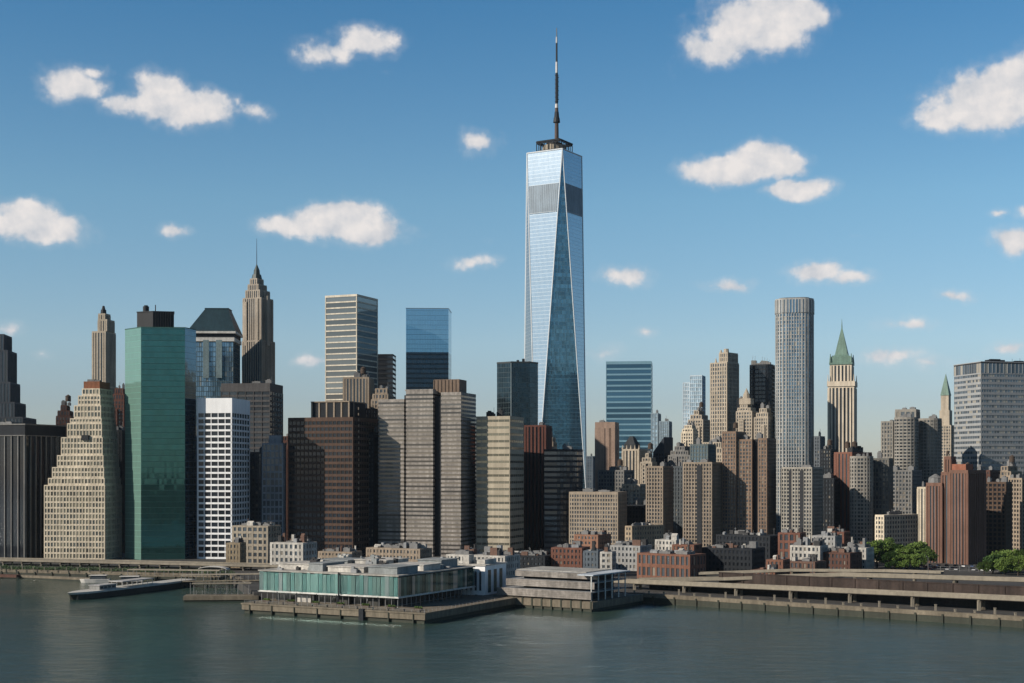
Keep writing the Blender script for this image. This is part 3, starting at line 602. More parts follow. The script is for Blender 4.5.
# ---- tallest tower ---------------------------------------------------------
def tallest():
    D = 1555.0; cx = (554.5 - 512) / F * D; s = F / D
    root = empty('tallest_glass_tower', (cx, D, GROUND)); tag(root, 'tallest tower, tapering pale blue faceted glass skyscraper with long mast', 'skyscraper')
    zr = CZ + (HOR - 155) / s - GROUND
    top = [(31.6 * math.sin(R(a)), -31.6 * math.cos(R(a))) for a in (14 - 90, 14, 14 + 90, 14 + 180)]       # T0 left, T1 near, T2 right, T3 back
    bot = [(40.5 * math.sin(R(a)), -40.5 * math.cos(R(a))) for a in (14 - 45, 14 + 45, 14 + 135, 14 + 225)]       # B0, B1, B2, B3(left)
    zb = 20
    V = [(x, y, zb) for x, y in bot] + [(x, y, zr) for x, y in top]
    # the eight facets
    fac = [(0, 1, 5), (1, 6, 5), (1, 2, 6), (2, 7, 6), (2, 3, 7), (3, 4, 7), (3, 0, 4), (0, 5, 4)]
    m = MB(); m.add(V, fac + [(4, 5, 6, 7), (3, 2, 1, 0)])
    m.m = [0] * 10
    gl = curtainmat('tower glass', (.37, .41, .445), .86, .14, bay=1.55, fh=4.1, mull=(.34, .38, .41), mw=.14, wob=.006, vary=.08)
    g2 = curtainmat('tower glass dark reflection', (.12, .24, .31), .85, .10, bay=1.55, fh=4.1, mull=(.16, .28, .34), mw=.18, wob=.02, vary=.6)  # near facet: its darker reflection is painted into the glass colour
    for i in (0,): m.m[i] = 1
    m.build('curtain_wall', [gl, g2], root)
    m = MB(); m.prism(bot, 0, zb); m.build('base', curtainmat('base glass', (.3, .4, .45), .6, .2), root)
    tr = wallmat('steel trim', (.55, .58, .60), .35, var=.04, grime=.05)
    for a, b_ in ((0, 5), (1, 5), (1, 6), (0, 4), (3, 4), (2, 6), (2, 7), (3, 7)):
        m = MB(); m.bar(V[a], V[b_], .62, n=6); m.build('edge_trim', tr, root)
    for i in range(4):
        m = MB(); m.bar(V[4 + i], V[4 + (i + 1) % 4], .8, n=6); m.build('roof_trim', tr, root)
    # louvred mechanical band on the top facets
    lv = wallmat('louvre', (.20, .27, .34), .45); lv2 = wallmat('louvre line', (.30, .37, .43), .4)
    def lerp(a, b, t): return tuple(a[i] + (b[i] - a[i]) * t for i in range(3))
    def facet_pts(ia, ib, apex, z):
        A = V[ia]; Bq = V[ib]; P = V[apex]; t = (zr - z) / (zr - zb); return lerp(A, P, t), lerp(Bq, P, t)
    for ia, ib, apex in ((4, 5, 0), (5, 6, 1), (6, 7, 2), (7, 4, 3)):
        z1_, z0_ = zr - 37, zr - 68
        a1, b1 = facet_pts(ia, ib, apex, z1_); a0, b0 = facet_pts(ia, ib, apex, z0_)
        n = (Vector(b0) - Vector(a0)).cross(Vector(a1) - Vector(a0)).normalized() * .25
        ins = .035
        q = [lerp(a0, b0, ins), lerp(a0, b0, 1 - ins), lerp(a1, b1, 1 - ins), lerp(a1, b1, ins)]
        m = MB(); vs = [tuple(Vector(p)) for p in q] + [tuple(Vector(p) + n) for p in q]
        m.add(vs, [(0, 3, 2, 1), (4, 5, 6, 7), (0, 1, 5, 4), (1, 2, 6, 5), (2, 3, 7, 6), (3, 0, 4, 7)])
        lb = m.build('louvre_band', lv, root)
        m = MB()
        for k in range(16):
            t = .02 + .96 * k / 15; m.bar(Vector(lerp(q[0], q[1], t)) + n, Vector(lerp(q[3], q[2], t)) + n, .22, n=4)
        m.bar(Vector(q[0]) + n, Vector(q[1]) + n, .55, n=4); m.build('louvre_fin', lv2, lb)
    # crown
    m = MB(); cr = [(20.5 * math.sin(R(a)), -20.5 * math.cos(R(a))) for a in (14 - 90, 14, 14 + 90, 14 + 180)]
    for i in range(4):
        a, b_ = Vector((*cr[i], 0)), Vector((*cr[(i + 1) % 4], 0))
        for k in range(7):
            q = a.lerp(b_, k / 6); m.bar((q.x, q.y, zr), (q.x, q.y, zr + 13), .5)
        for hh, rr_ in ((13, 1.1), (11.2, .6), (3, .4), (1, .6)): m.bar((a.x, a.y, zr + hh), (b_.x, b_.y, zr + hh), rr_)
    m.build('crown_frame', M_dark, root)
    m = MB(); m.cone((0, 0), zr, zr + 9.5, 13.5, 13.5, 28); m.build('roof_drum', wallmat('beige drum', (.42, .36, .28)), root)
    m = MB(); m.cone((0, 0), zr + 9.5, zr + 12.6, 9.5, 9.2, 16); m.build('communication_ring', M_dark, root)
    mast = MB()
    mx = 2.4; zt = lambda py: CZ + (HOR - py) / s - GROUND
    mast.cone((mx, 0), zr + 12, zt(122), 2.5, 2.1, 12, 0)
    mast.cone((mx, 0), zt(122.5), zt(118), 4.0, 3.4, 12, 1); mast.cone((mx, 0), zt(118), zt(112), 3.0, 2.4, 10, 1)
    for a_, b_, r_, mi in ((112, 108, 2.1, 0), (108, 104, 1.9, 2), (104, 73, 1.55, 1), (73, 62, 1.35, 2), (62, 43, 1.1, 1), (43, 37, 1.0, 2), (37, 28, .5, 3)):
        mast.cone((mx, 0), zt(a_), zt(b_), r_, r_ * .9, 10, mi)
    for k in range(13): mast.cone((mx + (k % 2) * .5, 0), zt(102 - k * 2.2), zt(101.3 - k * 2.2), 2.2, 2.2, 8, 1)
    mast.build('mast', [wallmat('mast brown', (.11, .08, .07)), M_dark, wallmat('mast white', (.6, .58, .56)), M_metal], root)
tallest()

# ---- centre -----------------------------------------------------------------
simple('dark_red_block', 'dark red-brown block at the left foot of the tallest tower', (524, 546, 552), 425, 965, 24, 'strip', wallmat('dark red stone', (.15, .06, .045)), G_black, bay=2.6, pw=1.3, units=2, span=wallmat('dark red recess', (.05, .028, .025)))
simple('sliver_tan_block', 'thin tan sliver block beside the foot of the tallest tower', (548, 553, 557), 437, 1010, 18, 'punch', 'tan', G_dark, units=1)
b = Bld('curved_dark_block', 'dark rounded block hiding the foot of the tallest tower', 544, 573, 583, 449, 925, 28, 'building')
n = 8; arc = [(-b.w * .55 + b.w * .55 * math.sin(R(90 * i / n)), b.d * .55 * (1 - math.cos(R(90 * i / n)))) for i in range(n + 1)]
poly = [(-b.w, 0)] + arc + [(0, b.d), (-b.w, b.d)]
b.facade(poly, 0, b.h, 'band', fh=3.6, hs=1.5, pw=0, cap=1.6)
b.finish([wallmat('dark slate', (.035, .038, .045)), wm('dark'), wm('dark')], G_dark); b.roof_units(rect(-b.w, 0, 6, b.d), b.h, 3, 9)
simple('beige_waffle_block', 'wide beige block with a fine square window grid, crossed by a slanting shadow', (569, 618, 627), 492, 900, 22, 'punch', wallmat('beige concrete', (.40, .33, .255), var=.1), G_dark, fh=2.7, hs=1.0, bay=1.75, pw=.7, po=.05, cap=1.8, units=2, hmax=2)
simple('pink_stone_tower', 'plain pink-tan tower with a dark vertical slot, left of the teal banded tower', (595, 615, 619), 422, 1150, 18, 'strip', 'pink', G_dark, bay=6.2, pw=4.9, po=.2, span='x' and wm('pink'), cap=5, units=2, hmax=2)
simple('far_grey_sliver', 'small distant grey block just right of the tallest tower foot', (586, 593, 596), 456, 1500, 20, 'band', 'blueg', G_blue, units=1)
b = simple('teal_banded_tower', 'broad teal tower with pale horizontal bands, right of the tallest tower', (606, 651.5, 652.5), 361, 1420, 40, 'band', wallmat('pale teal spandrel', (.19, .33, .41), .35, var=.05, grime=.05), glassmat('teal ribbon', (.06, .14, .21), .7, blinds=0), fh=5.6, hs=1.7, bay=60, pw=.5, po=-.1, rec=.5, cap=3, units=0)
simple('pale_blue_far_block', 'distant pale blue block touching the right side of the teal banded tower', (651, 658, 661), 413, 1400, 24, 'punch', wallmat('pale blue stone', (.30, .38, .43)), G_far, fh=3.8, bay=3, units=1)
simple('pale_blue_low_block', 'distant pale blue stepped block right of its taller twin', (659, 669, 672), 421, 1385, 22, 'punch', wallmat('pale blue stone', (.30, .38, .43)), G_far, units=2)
# gothic stone group
b = simple('gothic_stone_block', 'warm stone block with dark pyramid roof in front of the teal banded tower', (622, 639, 648), 449, 1060, 18, 'strip', 'stone', G_dark, bay=2.6, pw=1.4, po=.3, units=0, span=wallmat('stone recess', (.16, .14, .12)))
m = MB(); p0 = rect(b.X(624, 3), b.X(635, 3), 3, 13); m.prism(p0, b.h, b.h + 4); m.prism(inset(p0, .4), b.h + 4, b.h + 10, top=inset(p0, 3.4)); b.part('pyramid_roof', m, wallmat('slate', (.04, .045, .05)))
m = MB()
for k in range(5): x = -b.w + b.w * k / 4; m.cone((x * .96 - .3, .8), b.h, b.h + 3.2, .8, .1, 6)
b.part('pinnacle', m, wm('stone'))
simple('stone_shoulder_block', 'lower warm stone block leaning on the gothic one with the pyramid roof', (640, 652, 657), 453, 1040, 15, 'punch', 'stone', G_dark, bay=2.4, tanks=1, units=1)
b = simple('navy_gabled_block', 'navy glass block with a sloping roofline below the pale blue pair', (653, 664, 673), 452, 1120, 18, 'band', wallmat('navy', (.03, .04, .055)), G_black, units=0)
m = MB(); m.add([(-b.w, 0, b.h), (0, 0, b.h), (0, b.d, b.h), (-b.w, b.d, b.h), (0, 0, b.h + 12), (0, b.d, b.h + 12)], [(0, 1, 4), (3, 5, 2), (0, 4, 5, 3), (1, 2, 5, 4), (0, 3, 2, 1)]); b.part('roof', m, wallmat('navy', (.03, .04, .055)))
simple('shaded_mid_block', 'low stone block in the shade right of the beige waffle block', (598, 624, 634), 470, 985, 20, 'punch', 'grey', G_dark, units=3, tanks=1)
simple('stone_mid_block', 'light stone block seen between beige waffle block and brick slab', (622, 640, 650), 484, 960, 18, 'punch', 'stone', G_dark, bay=2.6, units=2)
simple('dark_mid_block', 'dark low block with bulky roof right behind the beige waffle block', (626, 644, 652), 505, 930, 20, 'band', 'dark', G_black, units=3, hmax=5)

# balcony slabs
bal = wallmat('tan balcony concrete', (.32, .26, .20)); bal2 = wallmat('grey balcony concrete', (.37, .345, .30))
simple('tan_balcony_slab', 'tan housing slab with small square windows, left of its twin in front row', (646, 663, 673), 466, 890, 18, 'punch', bal, G_slab, fh=2.35, hs=.85, bay=1.95, pw=.75, units=2, hmax=2.5)
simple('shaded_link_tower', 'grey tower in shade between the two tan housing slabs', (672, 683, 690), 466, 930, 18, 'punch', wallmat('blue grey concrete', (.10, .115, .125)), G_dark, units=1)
b = simple('tan_balcony_slab', 'tan housing slab with dark strip down its middle, left of the brick trio', (683, 712, 722), 462, 880, 20, 'punch', bal, G_slab, fh=2.35, hs=.85, bay=1.95, pw=.75, units=2, hmax=2.5)
m = MB(); m.box(b.X(697), b.X(702), -.32, .3, 4, b.h - 2); b.part('recess', m, M_dark)  # raised dark strip paints the shade of a groove
simple('grey_green_block', 'grey-green glass block above the right-hand tan housing slab', (690, 708, 716), 444, 1020, 22, 'band', wallmat('grey green', (.14, .17, .17)), G_blue, units=2)

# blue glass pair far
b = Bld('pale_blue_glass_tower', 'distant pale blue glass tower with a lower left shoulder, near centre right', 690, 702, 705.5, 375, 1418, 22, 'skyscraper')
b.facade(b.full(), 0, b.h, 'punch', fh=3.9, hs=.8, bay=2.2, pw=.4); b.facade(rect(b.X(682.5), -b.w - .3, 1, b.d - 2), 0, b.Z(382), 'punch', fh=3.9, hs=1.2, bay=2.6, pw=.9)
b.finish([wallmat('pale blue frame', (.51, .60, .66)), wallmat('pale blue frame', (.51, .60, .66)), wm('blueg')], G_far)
simple('warm_stone_midrise', 'warm stone midrise with ornamented top in front of the pale blue glass tower', (688, 703, 710), 410, 1250, 18, 'punch', 'stone', G_dark, bay=2.5, units=3, tanks=1, hmax=3)
simple('cream_shoulder_midrise', 'cream stepped midrise at the feet of the pale blue glass tower', (681, 693, 698), 425, 1200, 16, 'punch', 'cream', G_dark, units=2)
b = Bld('setback_stone_tower', 'grey stone tower with setbacks and small roof turrets, left of the dark slab', 710, 727, 739, 362, 1300, 22, 'skyscraper')
b.facade(b.full(), 0, b.Z(362), 'punch', fh=3.7, hs=1.1, bay=2.5, pw=1.1, po=.2)
b.facade(rect(b.X(719, 2), -.5, 2, b.d - 1), b.Z(362), b.Z(352), 'punch', fh=3.7, hs=1.1, bay=2.5, pw=1.1, po=.2)
b.finish([wm('stone'), wm('stone'), wallmat('stone recess', (.16, .14, .12))], G_dark)
m = MB(); m.cone((-b.w * .3, 8), b.Z(352), b.Z(348), 2.6, 2.2, 8); m.cone((-b.w * .55, 6), b.Z(352), b.Z(349), 1.4, .6, 8); m.cone((-b.w * .85, 6), b.Z(362), b.Z(357), 1.3, .3, 8); b.part('roof_turret', m, wm('stone'))
DARK_TOWER = True
b = simple('pyramid_capped_block', 'small warm stone block with stepped pyramid cap in front of the dark slab tower', (736, 752, 758), 404, 1180, 16, 'punch', 'stone', G_dark, bay=2.4, units=0)
m = MB(); c_ = (-b.w * .5, 6); m.box(c_[0] - 5, c_[0] + 5, 2, 11, b.h, b.h + 5); m.cone((c_[0], 6.5), b.h + 5, b.h + 9, 3.4, 2.6, 8); m.cone((c_[0], 6.5), b.h + 9, b.h + 14, 2.4, .1, 8); b.part('stepped_cap', m, wm('stone'))
simple('stone_terrace_block', 'warm stone block with terrace right of the pyramid-capped one', (754, 768, 774), 408, 1160, 15, 'punch', 'stone', G_dark, units=2)
simple('behind_pyramid_block', 'dark block with roof rails just behind the pyramid-capped block', (737, 745, 750), 398, 1280, 18, 'punch', 'dark', G_black, units=2)

b = rounded('dark_round_tower', 'dark blue-black tower with rounded corner and cluttered roof, left of the tall ribbed tower', (748.5, 772, 776), 364, 1320, 24, [wallmat('charcoal', (.022, .028, .036), .5)] * 3, G_black, 6, fh=4, hs=1.2, bay=3, pw=.3, mode='band')
rg = random.Random(2)
for i in range(8):
    m = MB(); x = -b.w + 2 + i * (b.w - 4) / 8; h = rg.uniform(2, 7); m.box(x, x + 2.2, 3, 8, b.h, b.h + h * .6); m.bar((x + 1, 4, b.h + h * .5), (x + 1.5, 4, b.h + h * 1.2), .15, n=4); b.part('roof_unit', m, wm('grey'))
# brick trio
bt = wallmat('brown brick trio', (.26, .18, .13))
b = Bld('brick_trio_tower', 'brown brick tower of three offset shafts between the tan slab and ribbed tower', 722, 767, 776, 438, 885, 22, 'building')
kw = dict(mode='punch', fh=2.35, hs=.85, bay=1.9, pw=.75, cap=1.4)
b.facade(rect(b.X(722, -2), b.X(736, -2), -2, b.d), 0, b.Z(431), **kw)
b.facade(rect(b.X(736.2), b.X(752), 0, b.d), 0, b.Z(439), **kw)
b.facade(rect(b.X(758), 0, 0, b.d), 0, b.Z(438), **kw)
b.finish([bt, bt, wallmat('brick recess', (.08, .055, .045))], G_dark)
m = MB(); m.box(b.X(752, 3), b.X(758, 3), 3, b.d - 1, 0, b.Z(440)); b.part('slot', m, M_dark)
b.tank(b.X(732), 8, b.Z(431), .8); b.roof_units(rect(b.X(737), -1, 2, 18), b.Z(439), 3, 4)

# ribbed tower
def ribbed():
    D = 1150; b = Bld('ribbed_round_tower', 'tall pale ribbed tower with rounded corners and crown, right of centre', 775, 813, 814, 297, D, 34, 'skyscraper')
    w = b.w; d = w * .95; r_ = 9.0
    def rp(g=0, n=5):
        out = []
        for (cx, cy, a0) in ((-r_, r_, -90), (-r_, d - r_, 0), (-w + r_, d - r_, 90), (-w + r_, r_, 180)):
            for i in range(n + 1):
                a = R(a0 + 90 * i / n); out.append((cx + (r_ + g) * math.cos(a), cy + (r_ + g) * math.sin(a)))
        return out
    zc = b.Z(312)
    b.facade(rp(), 0, zc, 'punch', fh=3.0, hs=.65, bay=2.3, pw=.62, po=.3, cap=.6)
    b.facade(rp(.4), zc, b.Z(297.5), 'strip', bay=2.6, pw=1.0, po=.3, cap=1.0)
    wl = wallmat('pale ribs', (.46, .46, .44), .55)
    b.finish([wl, wl, wallmat('rib recess', (.2, .2, .2))], glassmat('window glass sky', (.13, .20, .26), .6, blinds=.05))
    m = MB(); m.prism(inset(rp(), 3), b.Z(297.5) - .5, b.Z(297.5) + 1.0); b.part('roof', m, M_metal)
ribbed()
b = simple('grey_balcony_slab', 'pale grey housing slab with dark balcony columns at the foot of the ribbed tower', (781, 812, 823), 467, 878, 18, 'punch', bal2, G_slab, fh=2.35, hs=.9, bay=1.9, pw=.65, units=2, hmax=2.5)
for pa, pb_ in ((789, 791.5), (800, 803.5)):
    m = MB(); m.box(b.X(pa), b.X(pb_), -.32, .3, 3, b.h - 2); b.part('groove_shade_strip', m, M_dark)  # dark strips on the face stand for shaded balcony grooves
simple('small_grey_tower', 'small grey-blue tower right of the ribbed tower', (814, 820, 825), 436, 1150, 14, 'punch', wallmat('grey blue stone', (.15, .17, .19)), G_dark, units=2)
simple('dark_step_block', 'dark block stepping down left of the red brick roof-tank block', (820, 831, 836), 449, 1080, 16, 'punch', 'dark', G_dark, units=2, tanks=1)

# woolworth-like tower
b = Bld('green_spired_tower', 'cream gothic tower with tall green copper pyramid roof, right of ribbed tower', 828, 854, 856.5, 381, 1350, 25, 'skyscraper')
sw = wallmat('ivory terracotta', (.60, .52, .41), var=.1)
b.facade(b.full(), 0, b.Z(386), 'strip', bay=3.4, pw=1.5, po=.5, rec=.7, cap=1.5)
m_ = MB(); m_.prism(b.full(.9), b.Z(386), b.Z(381)); b.part('cornice', m_, sw)
q = rect(b.X(830, 2), b.X(851.5, 2), 2.5, b.d - 2.5)
b.facade(q, b.Z(381), b.Z(364), 'strip', bay=3.6, pw=1.6, po=.4, rec=.7, cap=1.0)
b.finish([sw, sw, wallmat('ivory recess', (.12, .10, .085))], G_dark)
cop = wallmat('green copper', (.17, .27, .22), .6)
m = MB(); m.prism(inset(q, -.8), b.Z(364), b.Z(362)); m.prism(inset(q, .6), b.Z(362), b.Z(356)); q2 = inset(q, 4.0); m.prism(inset(q, .8), b.Z(356), b.Z(354), top=q2)
for k in range(4):
    x, y = inset(q, .3)[k]; m.cone((x, y), b.Z(362), b.Z(353), 1.3, .3, 6)
cx = sum(p[0] for p in q) / 4; cy = sum(p[1] for p in q) / 4
m.prism(q2, b.Z(354), b.Z(326), top=[(cx + (x - cx) * .06, cy + (y - cy) * .06) for x, y in q2]); m.cone((cx, cy), b.Z(327), b.Z(317), .7, .1, 6)
b.part('pyramid_roof', m, cop)
m = MB()
for k in range(4): m.cone(((-b.w, 0, 0, -b.w)[k], (0, 0, b.d, b.d)[k]), b.Z(386), b.Z(374), 1.0, .2, 6)
b.part('corner_turret', m, sw)

b = simple('red_brick_tank_block', 'red brick block with dark tanks on its roof, below the green-spired tower', (834, 852, 872), 452, 965, 26, 'strip', 'brick', G_dark, bay=2.8, pw=1.7, po=.15, units=3, tanks=2, hmax=4, unitmat=M_dark, span=wallmat('brick dark recess', (.09, .045, .035)))
gc = wallmat('grey concrete', (.32, .30, .265)); gcr = wallmat('grey recess', (.12, .115, .105))
rounded('curved_balcony_tower', 'grey tower with rounded balcony corners behind the green park trees', (849, 872, 874), 456, 900, 17, [gc, gc, gcr], G_slab, 5)
simple('grey_wing_block', 'grey wing joined to the right of the rounded balcony tower', (872, 889, 893), 458, 915, 15, 'punch', wallmat('grey concrete painted shade', (.18, .175, .16)), G_dark, fh=2.95, units=1)  # shade painted in: darker copy of the grey concrete
simple('grey_shoulder_tower', 'narrow grey tower at the left shoulder of the two rounded towers', (881, 893, 897), 421, 1050, 15, 'punch', gc, G_dark, fh=3, units=1, hmax=1.5)
rounded('rounded_tower', 'left and taller of two rounded grey balcony towers near the right edge', (893, 917, 919.5), 417, 1010, 18, [gc, gc, gcr], G_slab, 7, mode='band', hs=1.1, pw=.35, bay=2.0)
rounded('rounded_tower', 'right of two rounded grey balcony towers, beside the small green spire', (917, 940, 943), 418, 1020, 18, [gc, gc, gcr], G_slab, 7, mode='punch', hs=.95, pw=.45, bay=1.7)
simple('tower_top_block', 'plain grey service block crowning the space behind the two rounded towers', (895, 916, 920), 409, 1040, 14, 'strip', gc, G_dark, bay=3.5, pw=1.2, cap=2, units=2, hmax=1.5)
b = simple('small_spired_block', 'grey stone block with slim turret and green spire behind the rounded towers', (936, 951, 956), 425, 1300, 16, 'punch', wm('stone'), G_dark, units=0)
m = MB(); tx, ty = b.X(945.5, 6), 7; m.prism(rect(tx - 4.6, tx + 4.6, ty - 4.6, ty + 4.6), b.h, b.Z(410)); m.prism(rect(tx - 3.6, tx + 3.6, ty - 3.6, ty + 3.6), b.Z(410), b.Z(395)); b.part('turret', m, wm('stone'))
m = MB(); m.prism(rect(tx - 4.0, tx + 4.0, ty - 4.0, ty + 4.0), b.Z(395), b.Z(373), top=rect(tx - .1, tx + .1, ty - .1, ty + .1)); b.part('pyramid_roof', m, cop)

# big grey slab right
b = Bld('grey_slab_tower', 'broad pale grey banded slab tower with dark crown at the right edge', 954, 981, 1060, 362, 1060, 68, 'skyscraper')
pg = wallmat('pale grey panels', (.33, .34, .345), .6, var=.06, grime=.1)
b.facade(b.full(), 0, b.h - 8, 'punch', fh=3.9, hs=1.95, bay=2.3, pw=.25, po=-.15, cap=1.0)
b.facade(b.full(.1), b.h - 8, b.h, 'strip', bay=3.2, pw=.22, po=.1, cap=.8, mi=(3, 0, 3))
b.finish([pg, pg, wm('dark'), wallmat('charcoal crown', (.03, .032, .038))], glassmat('window glass slate', (.12, .15, .18), .5, blinds=.2))
b.roof_units(rect(-b.w * .7, -2, 6, b.d - 4), b.h, 7, 8, M_dark, 3)
m = MB(); m.prism(b.full(.3), b.h, b.h + .6); b.part('coping', m, pg)

# right front
simple('low_cream_block', 'low block with narrow cream lit end and dark long side, above the park trees', (875, 884, 918), 515, 850, 32, 'punch', 'cream', G_dark, bay=2.4, units=2, hmax=2)
simple('narrow_cream_tower', 'narrow cream tower touching the left side of the red brick tower', (917, 927, 931), 487, 900, 14, 'strip', 'cream', G_dark, bay=2.2, pw=1.1, units=1)
br = wallmat('red brown brick', (.20, .11, .08), var=.15)
b = Bld('red_brick_tower', 'big red-brown brick tower with projecting bays beside the right-hand trees', 926, 968, 986, 470, 828, 22, 'building')
kw = dict(mode='strip', bay=2.2, pw=1.15, po=.25, rec=.6, cap=2.0)
b.facade(rect(b.X(926, 1), b.X(942, 1), 1, b.d), 0, b.Z(483), **kw)
b.facade(rect(b.X(941, 3), b.X(952, 3), 3, b.d - 3), 0, b.Z(472), **kw)
b.facade(rect(b.X(949), 0, 0, b.d), 0, b.Z(470), **kw)
b.facade(rect(b.X(944, 8), b.X(951, 8), 8, 14), b.Z(480), b.Z(456), **kw)
b.finish([br, br, wallmat('brick painted shadow', (.06, .028, .02))], G_dark)  # shadow in the recesses painted as a darker brick colour
m = MB(); m.box(b.X(951, 4), b.X(965, 4), 5, 14, b.Z(470), b.Z(464)); b.part('penthouse', m, wallmat('terracotta', (.33, .13, .08)))
m = MB(); c = (b.X(934, 4), 6); m.cone(c, b.Z(483), b.Z(478), 4.6, 4.2, 12); m.cone(c, b.Z(478), b.Z(474), 4.4, .6, 12); b.part('roof_dome', m, M_metal)
b.tank(b.X(946, 9), 11, b.Z(456), .45); b.tank(b.X(966, 12), 14, b.Z(470), .6)
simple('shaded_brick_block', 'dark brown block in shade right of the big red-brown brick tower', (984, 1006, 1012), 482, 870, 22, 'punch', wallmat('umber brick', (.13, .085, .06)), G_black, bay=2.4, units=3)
simple('edge_tan_block', 'tan block at the right edge below the grey slab tower', (1003, 1022, 1050), 478, 905, 26, 'punch', 'tan', G_black, bay=2.4, units=3, tanks=1)
simple('right_mid_block', 'brown mid-height block between big brick tower and grey slab tower', (972, 990, 1000), 470, 960, 20, 'punch', 'brickd', G_dark, units=3)
simple('right_mid_block', 'tan mid-height block peeking above the right edge block', (996, 1012, 1024), 466, 985, 20, 'punch', 'tan', G_dark, units=2, tanks=1)
# backdrop fillers between towers (seen through gaps)
for args in [
    ('distant_block', 'grey block glimpsed between the finned block and the cream ziggurat', (60, 82, 96), 470, 960, 24, 'dark'),
    ('distant_block', 'shaded block in the gap between cream ziggurat and green glass tower', (106, 122, 128), 430, 940, 20, 'dark'),
    ('distant_block', 'dark block in the gap between pale slim block and brown tower', (278, 296, 304), 436, 960, 22, 'brickd'),
    ('distant_block', 'black shaded block right of the brown office tower', (356, 374, 384), 432, 925, 20, 'dark'),
    ('distant_block', 'shaded block behind the cream banded block, left of dark red block', (512, 524, 532), 432, 990, 20, 'dark'),
    ('distant_block', 'grey stone block below the cream shoulder midrise', (668, 690, 700), 446, 1080, 22, 'grey'),
    ('distant_block', 'tan stone block below the setback stone tower', (700, 722, 734), 442, 1060, 22, 'stone'),
    ('distant_block', 'grey block in shade right of the grey balcony slab', (815, 834, 842), 478, 960, 20, 'dark'),
    ('distant_block', 'dark low block between rounded balcony wing and narrow cream tower', (886, 912, 922), 470, 960, 24, 'grey'),
    ('distant_block', 'small brown block behind the shaded link tower', (664, 676, 684), 470, 1000, 18, 'tan')]:
    nm, lb, px, top, D, d, wl = args
    simple(nm, lb, px, top, D, d, 'punch', wl, G_dark, units=2)

# =================================================================== LOW-RISE
def low(label, px, top, D, d, wl, glass=None, units=2, fh=3.1, bay=2.3, pw=1.15, hs=1.5, name='low_brick_building', tanks=0, hmax=2.0, mode='punch'):
    b = simple(name, label, px, top, D, d, mode, wl, glass or G_dark, fh=fh, hs=hs, bay=bay, pw=pw, units=units, hmax=hmax, cap=1.0, tanks=tanks, po=.06)
    rg = random.Random(int(px[0] * 13 + top)); w, dd = b.w, b.d
    mats = [owh, wallmat('tar roof', (.05, .05, .052)), wallmat('tin shed', (.32, .33, .34), .5), wallmat('dull brick', (.17, .10, .075)), wallmat('roof metal', (.20, .20, .20))]
    big = 'white' in name or 'grey' in name
    for i in range(max(3, int(w / (1.6 if big else 3)))):
        x = rg.uniform(-w + 1, -2); y = rg.uniform(.8, max(1, dd - 4)); ww = rg.uniform(1, min(5, w * .3)); h = rg.choice([.8, 1.4, 2.2, 3.4, 4.5 if big else 2]) * rg.uniform(.7, 1.2)
        m = MB(); kind = rg.random()
        if kind < .6: m.box(x, min(x + ww, -.3), y, y + rg.uniform(1, 3.5), b.h - .1, b.h + h); nm = 'roof_shed'
        elif kind < .75:
            m.add([(x, y, b.h + h * .6), (x + ww, y, b.h + h * .6), (x + ww, y + 3, b.h + h * .6), (x, y + 3, b.h + h * .6), (x, y + 1.5, b.h + h), (x + ww, y + 1.5, b.h + h)], [(0, 1, 5, 4), (2, 3, 4, 5), (0, 4, 3), (1, 2, 5)]); m.box(x + .1, x + ww - .1, y + .1, y + 2.9, b.h - .1, b.h + h * .6); nm = 'roof_gable'
        elif kind < .9: m.box(x, x + .8, y, y + .8, b.h - .1, b.h + h + .6); m.box(x - .12, x + .92, y - .12, y + .92, b.h + h + .6, b.h + h + .8); nm = 'chimney'
        else: m.bar((x, y, b.h - .1), (x, y, b.h + 4), .09, n=4); m.bar((x - .7, y, b.h + 3.4), (x + .7, y, b.h + 3.4), .06, n=4); nm = 'antenna'
        b.part(nm, m, rg.choice(mats))
    return b
owh = wallmat('off-white paint', (.51, .485, .44), var=.3, grime=.4); orb = wallmat('orange brick', (.30, .16, .105)); rb = wallmat('bright red brick', (.22, .105, .07))
low('orange brick building with flat roof in front of the beige waffle block', (574, 598, 611), 535, 800, 16, orb, units=3, mode='band')
low('narrow building with cream lit end and dark side, right of the beige waffle block', (625, 632, 664), 526, 850, 30, wallmat('cream lit end', (.42, .33, .23)), name='low_dark_building')
low('low red brick building behind the terrace pavilion, left of the white house', (551, 582, 590), 548, 760, 18, 'brick', units=4)
low('grey building squeezed right of the low red brick one', (583, 598, 603), 551, 750, 14, 'blueg', name='low_grey_building', units=1)
low('plain off-white house left of the long red brick warehouse', (600, 612, 616), 552, 735, 12, owh, name='low_white_building', bay=4, units=1)
low('grey and white building with clutter on the roof behind the long red brick warehouse', (610, 640, 652), 546, 775, 18, wallmat('light grey render', (.4, .4, .39)), name='low_grey_building', units=6)
low('white flat-roofed building stepping up behind the long red brick warehouse', (655, 676, 686), 540, 790, 14, owh, name='low_white_building', units=4, hmax=3)
low('long red brick warehouse with two rows of tall windows beside the elevated highway', (637, 690, 706), 555, 705, 16, rb, units=3, fh=5.0, hs=1.8, bay=3.0, pw=1.1, name='brick_warehouse')
low('red brick rear wing rising behind the warehouse right end', (672, 694, 702), 545, 745, 14, rb, units=3)
low('dark low shed with long pale roof edge between warehouse and stepped brick house', (700, 752, 765), 549, 745, 20, 'dark', G_black, name='dark_shed', mode='band', units=2)
low('dark wide block behind the long dark shed', (716, 770, 785), 536, 815, 20, 'dark', name='low_dark_building', units=3, mode='band', glass=G_black)
low('stepped red brick house, lower front part, left of the white rooftops', (750, 775, 786), 571, 690, 14, rb, units=1, fh=3)
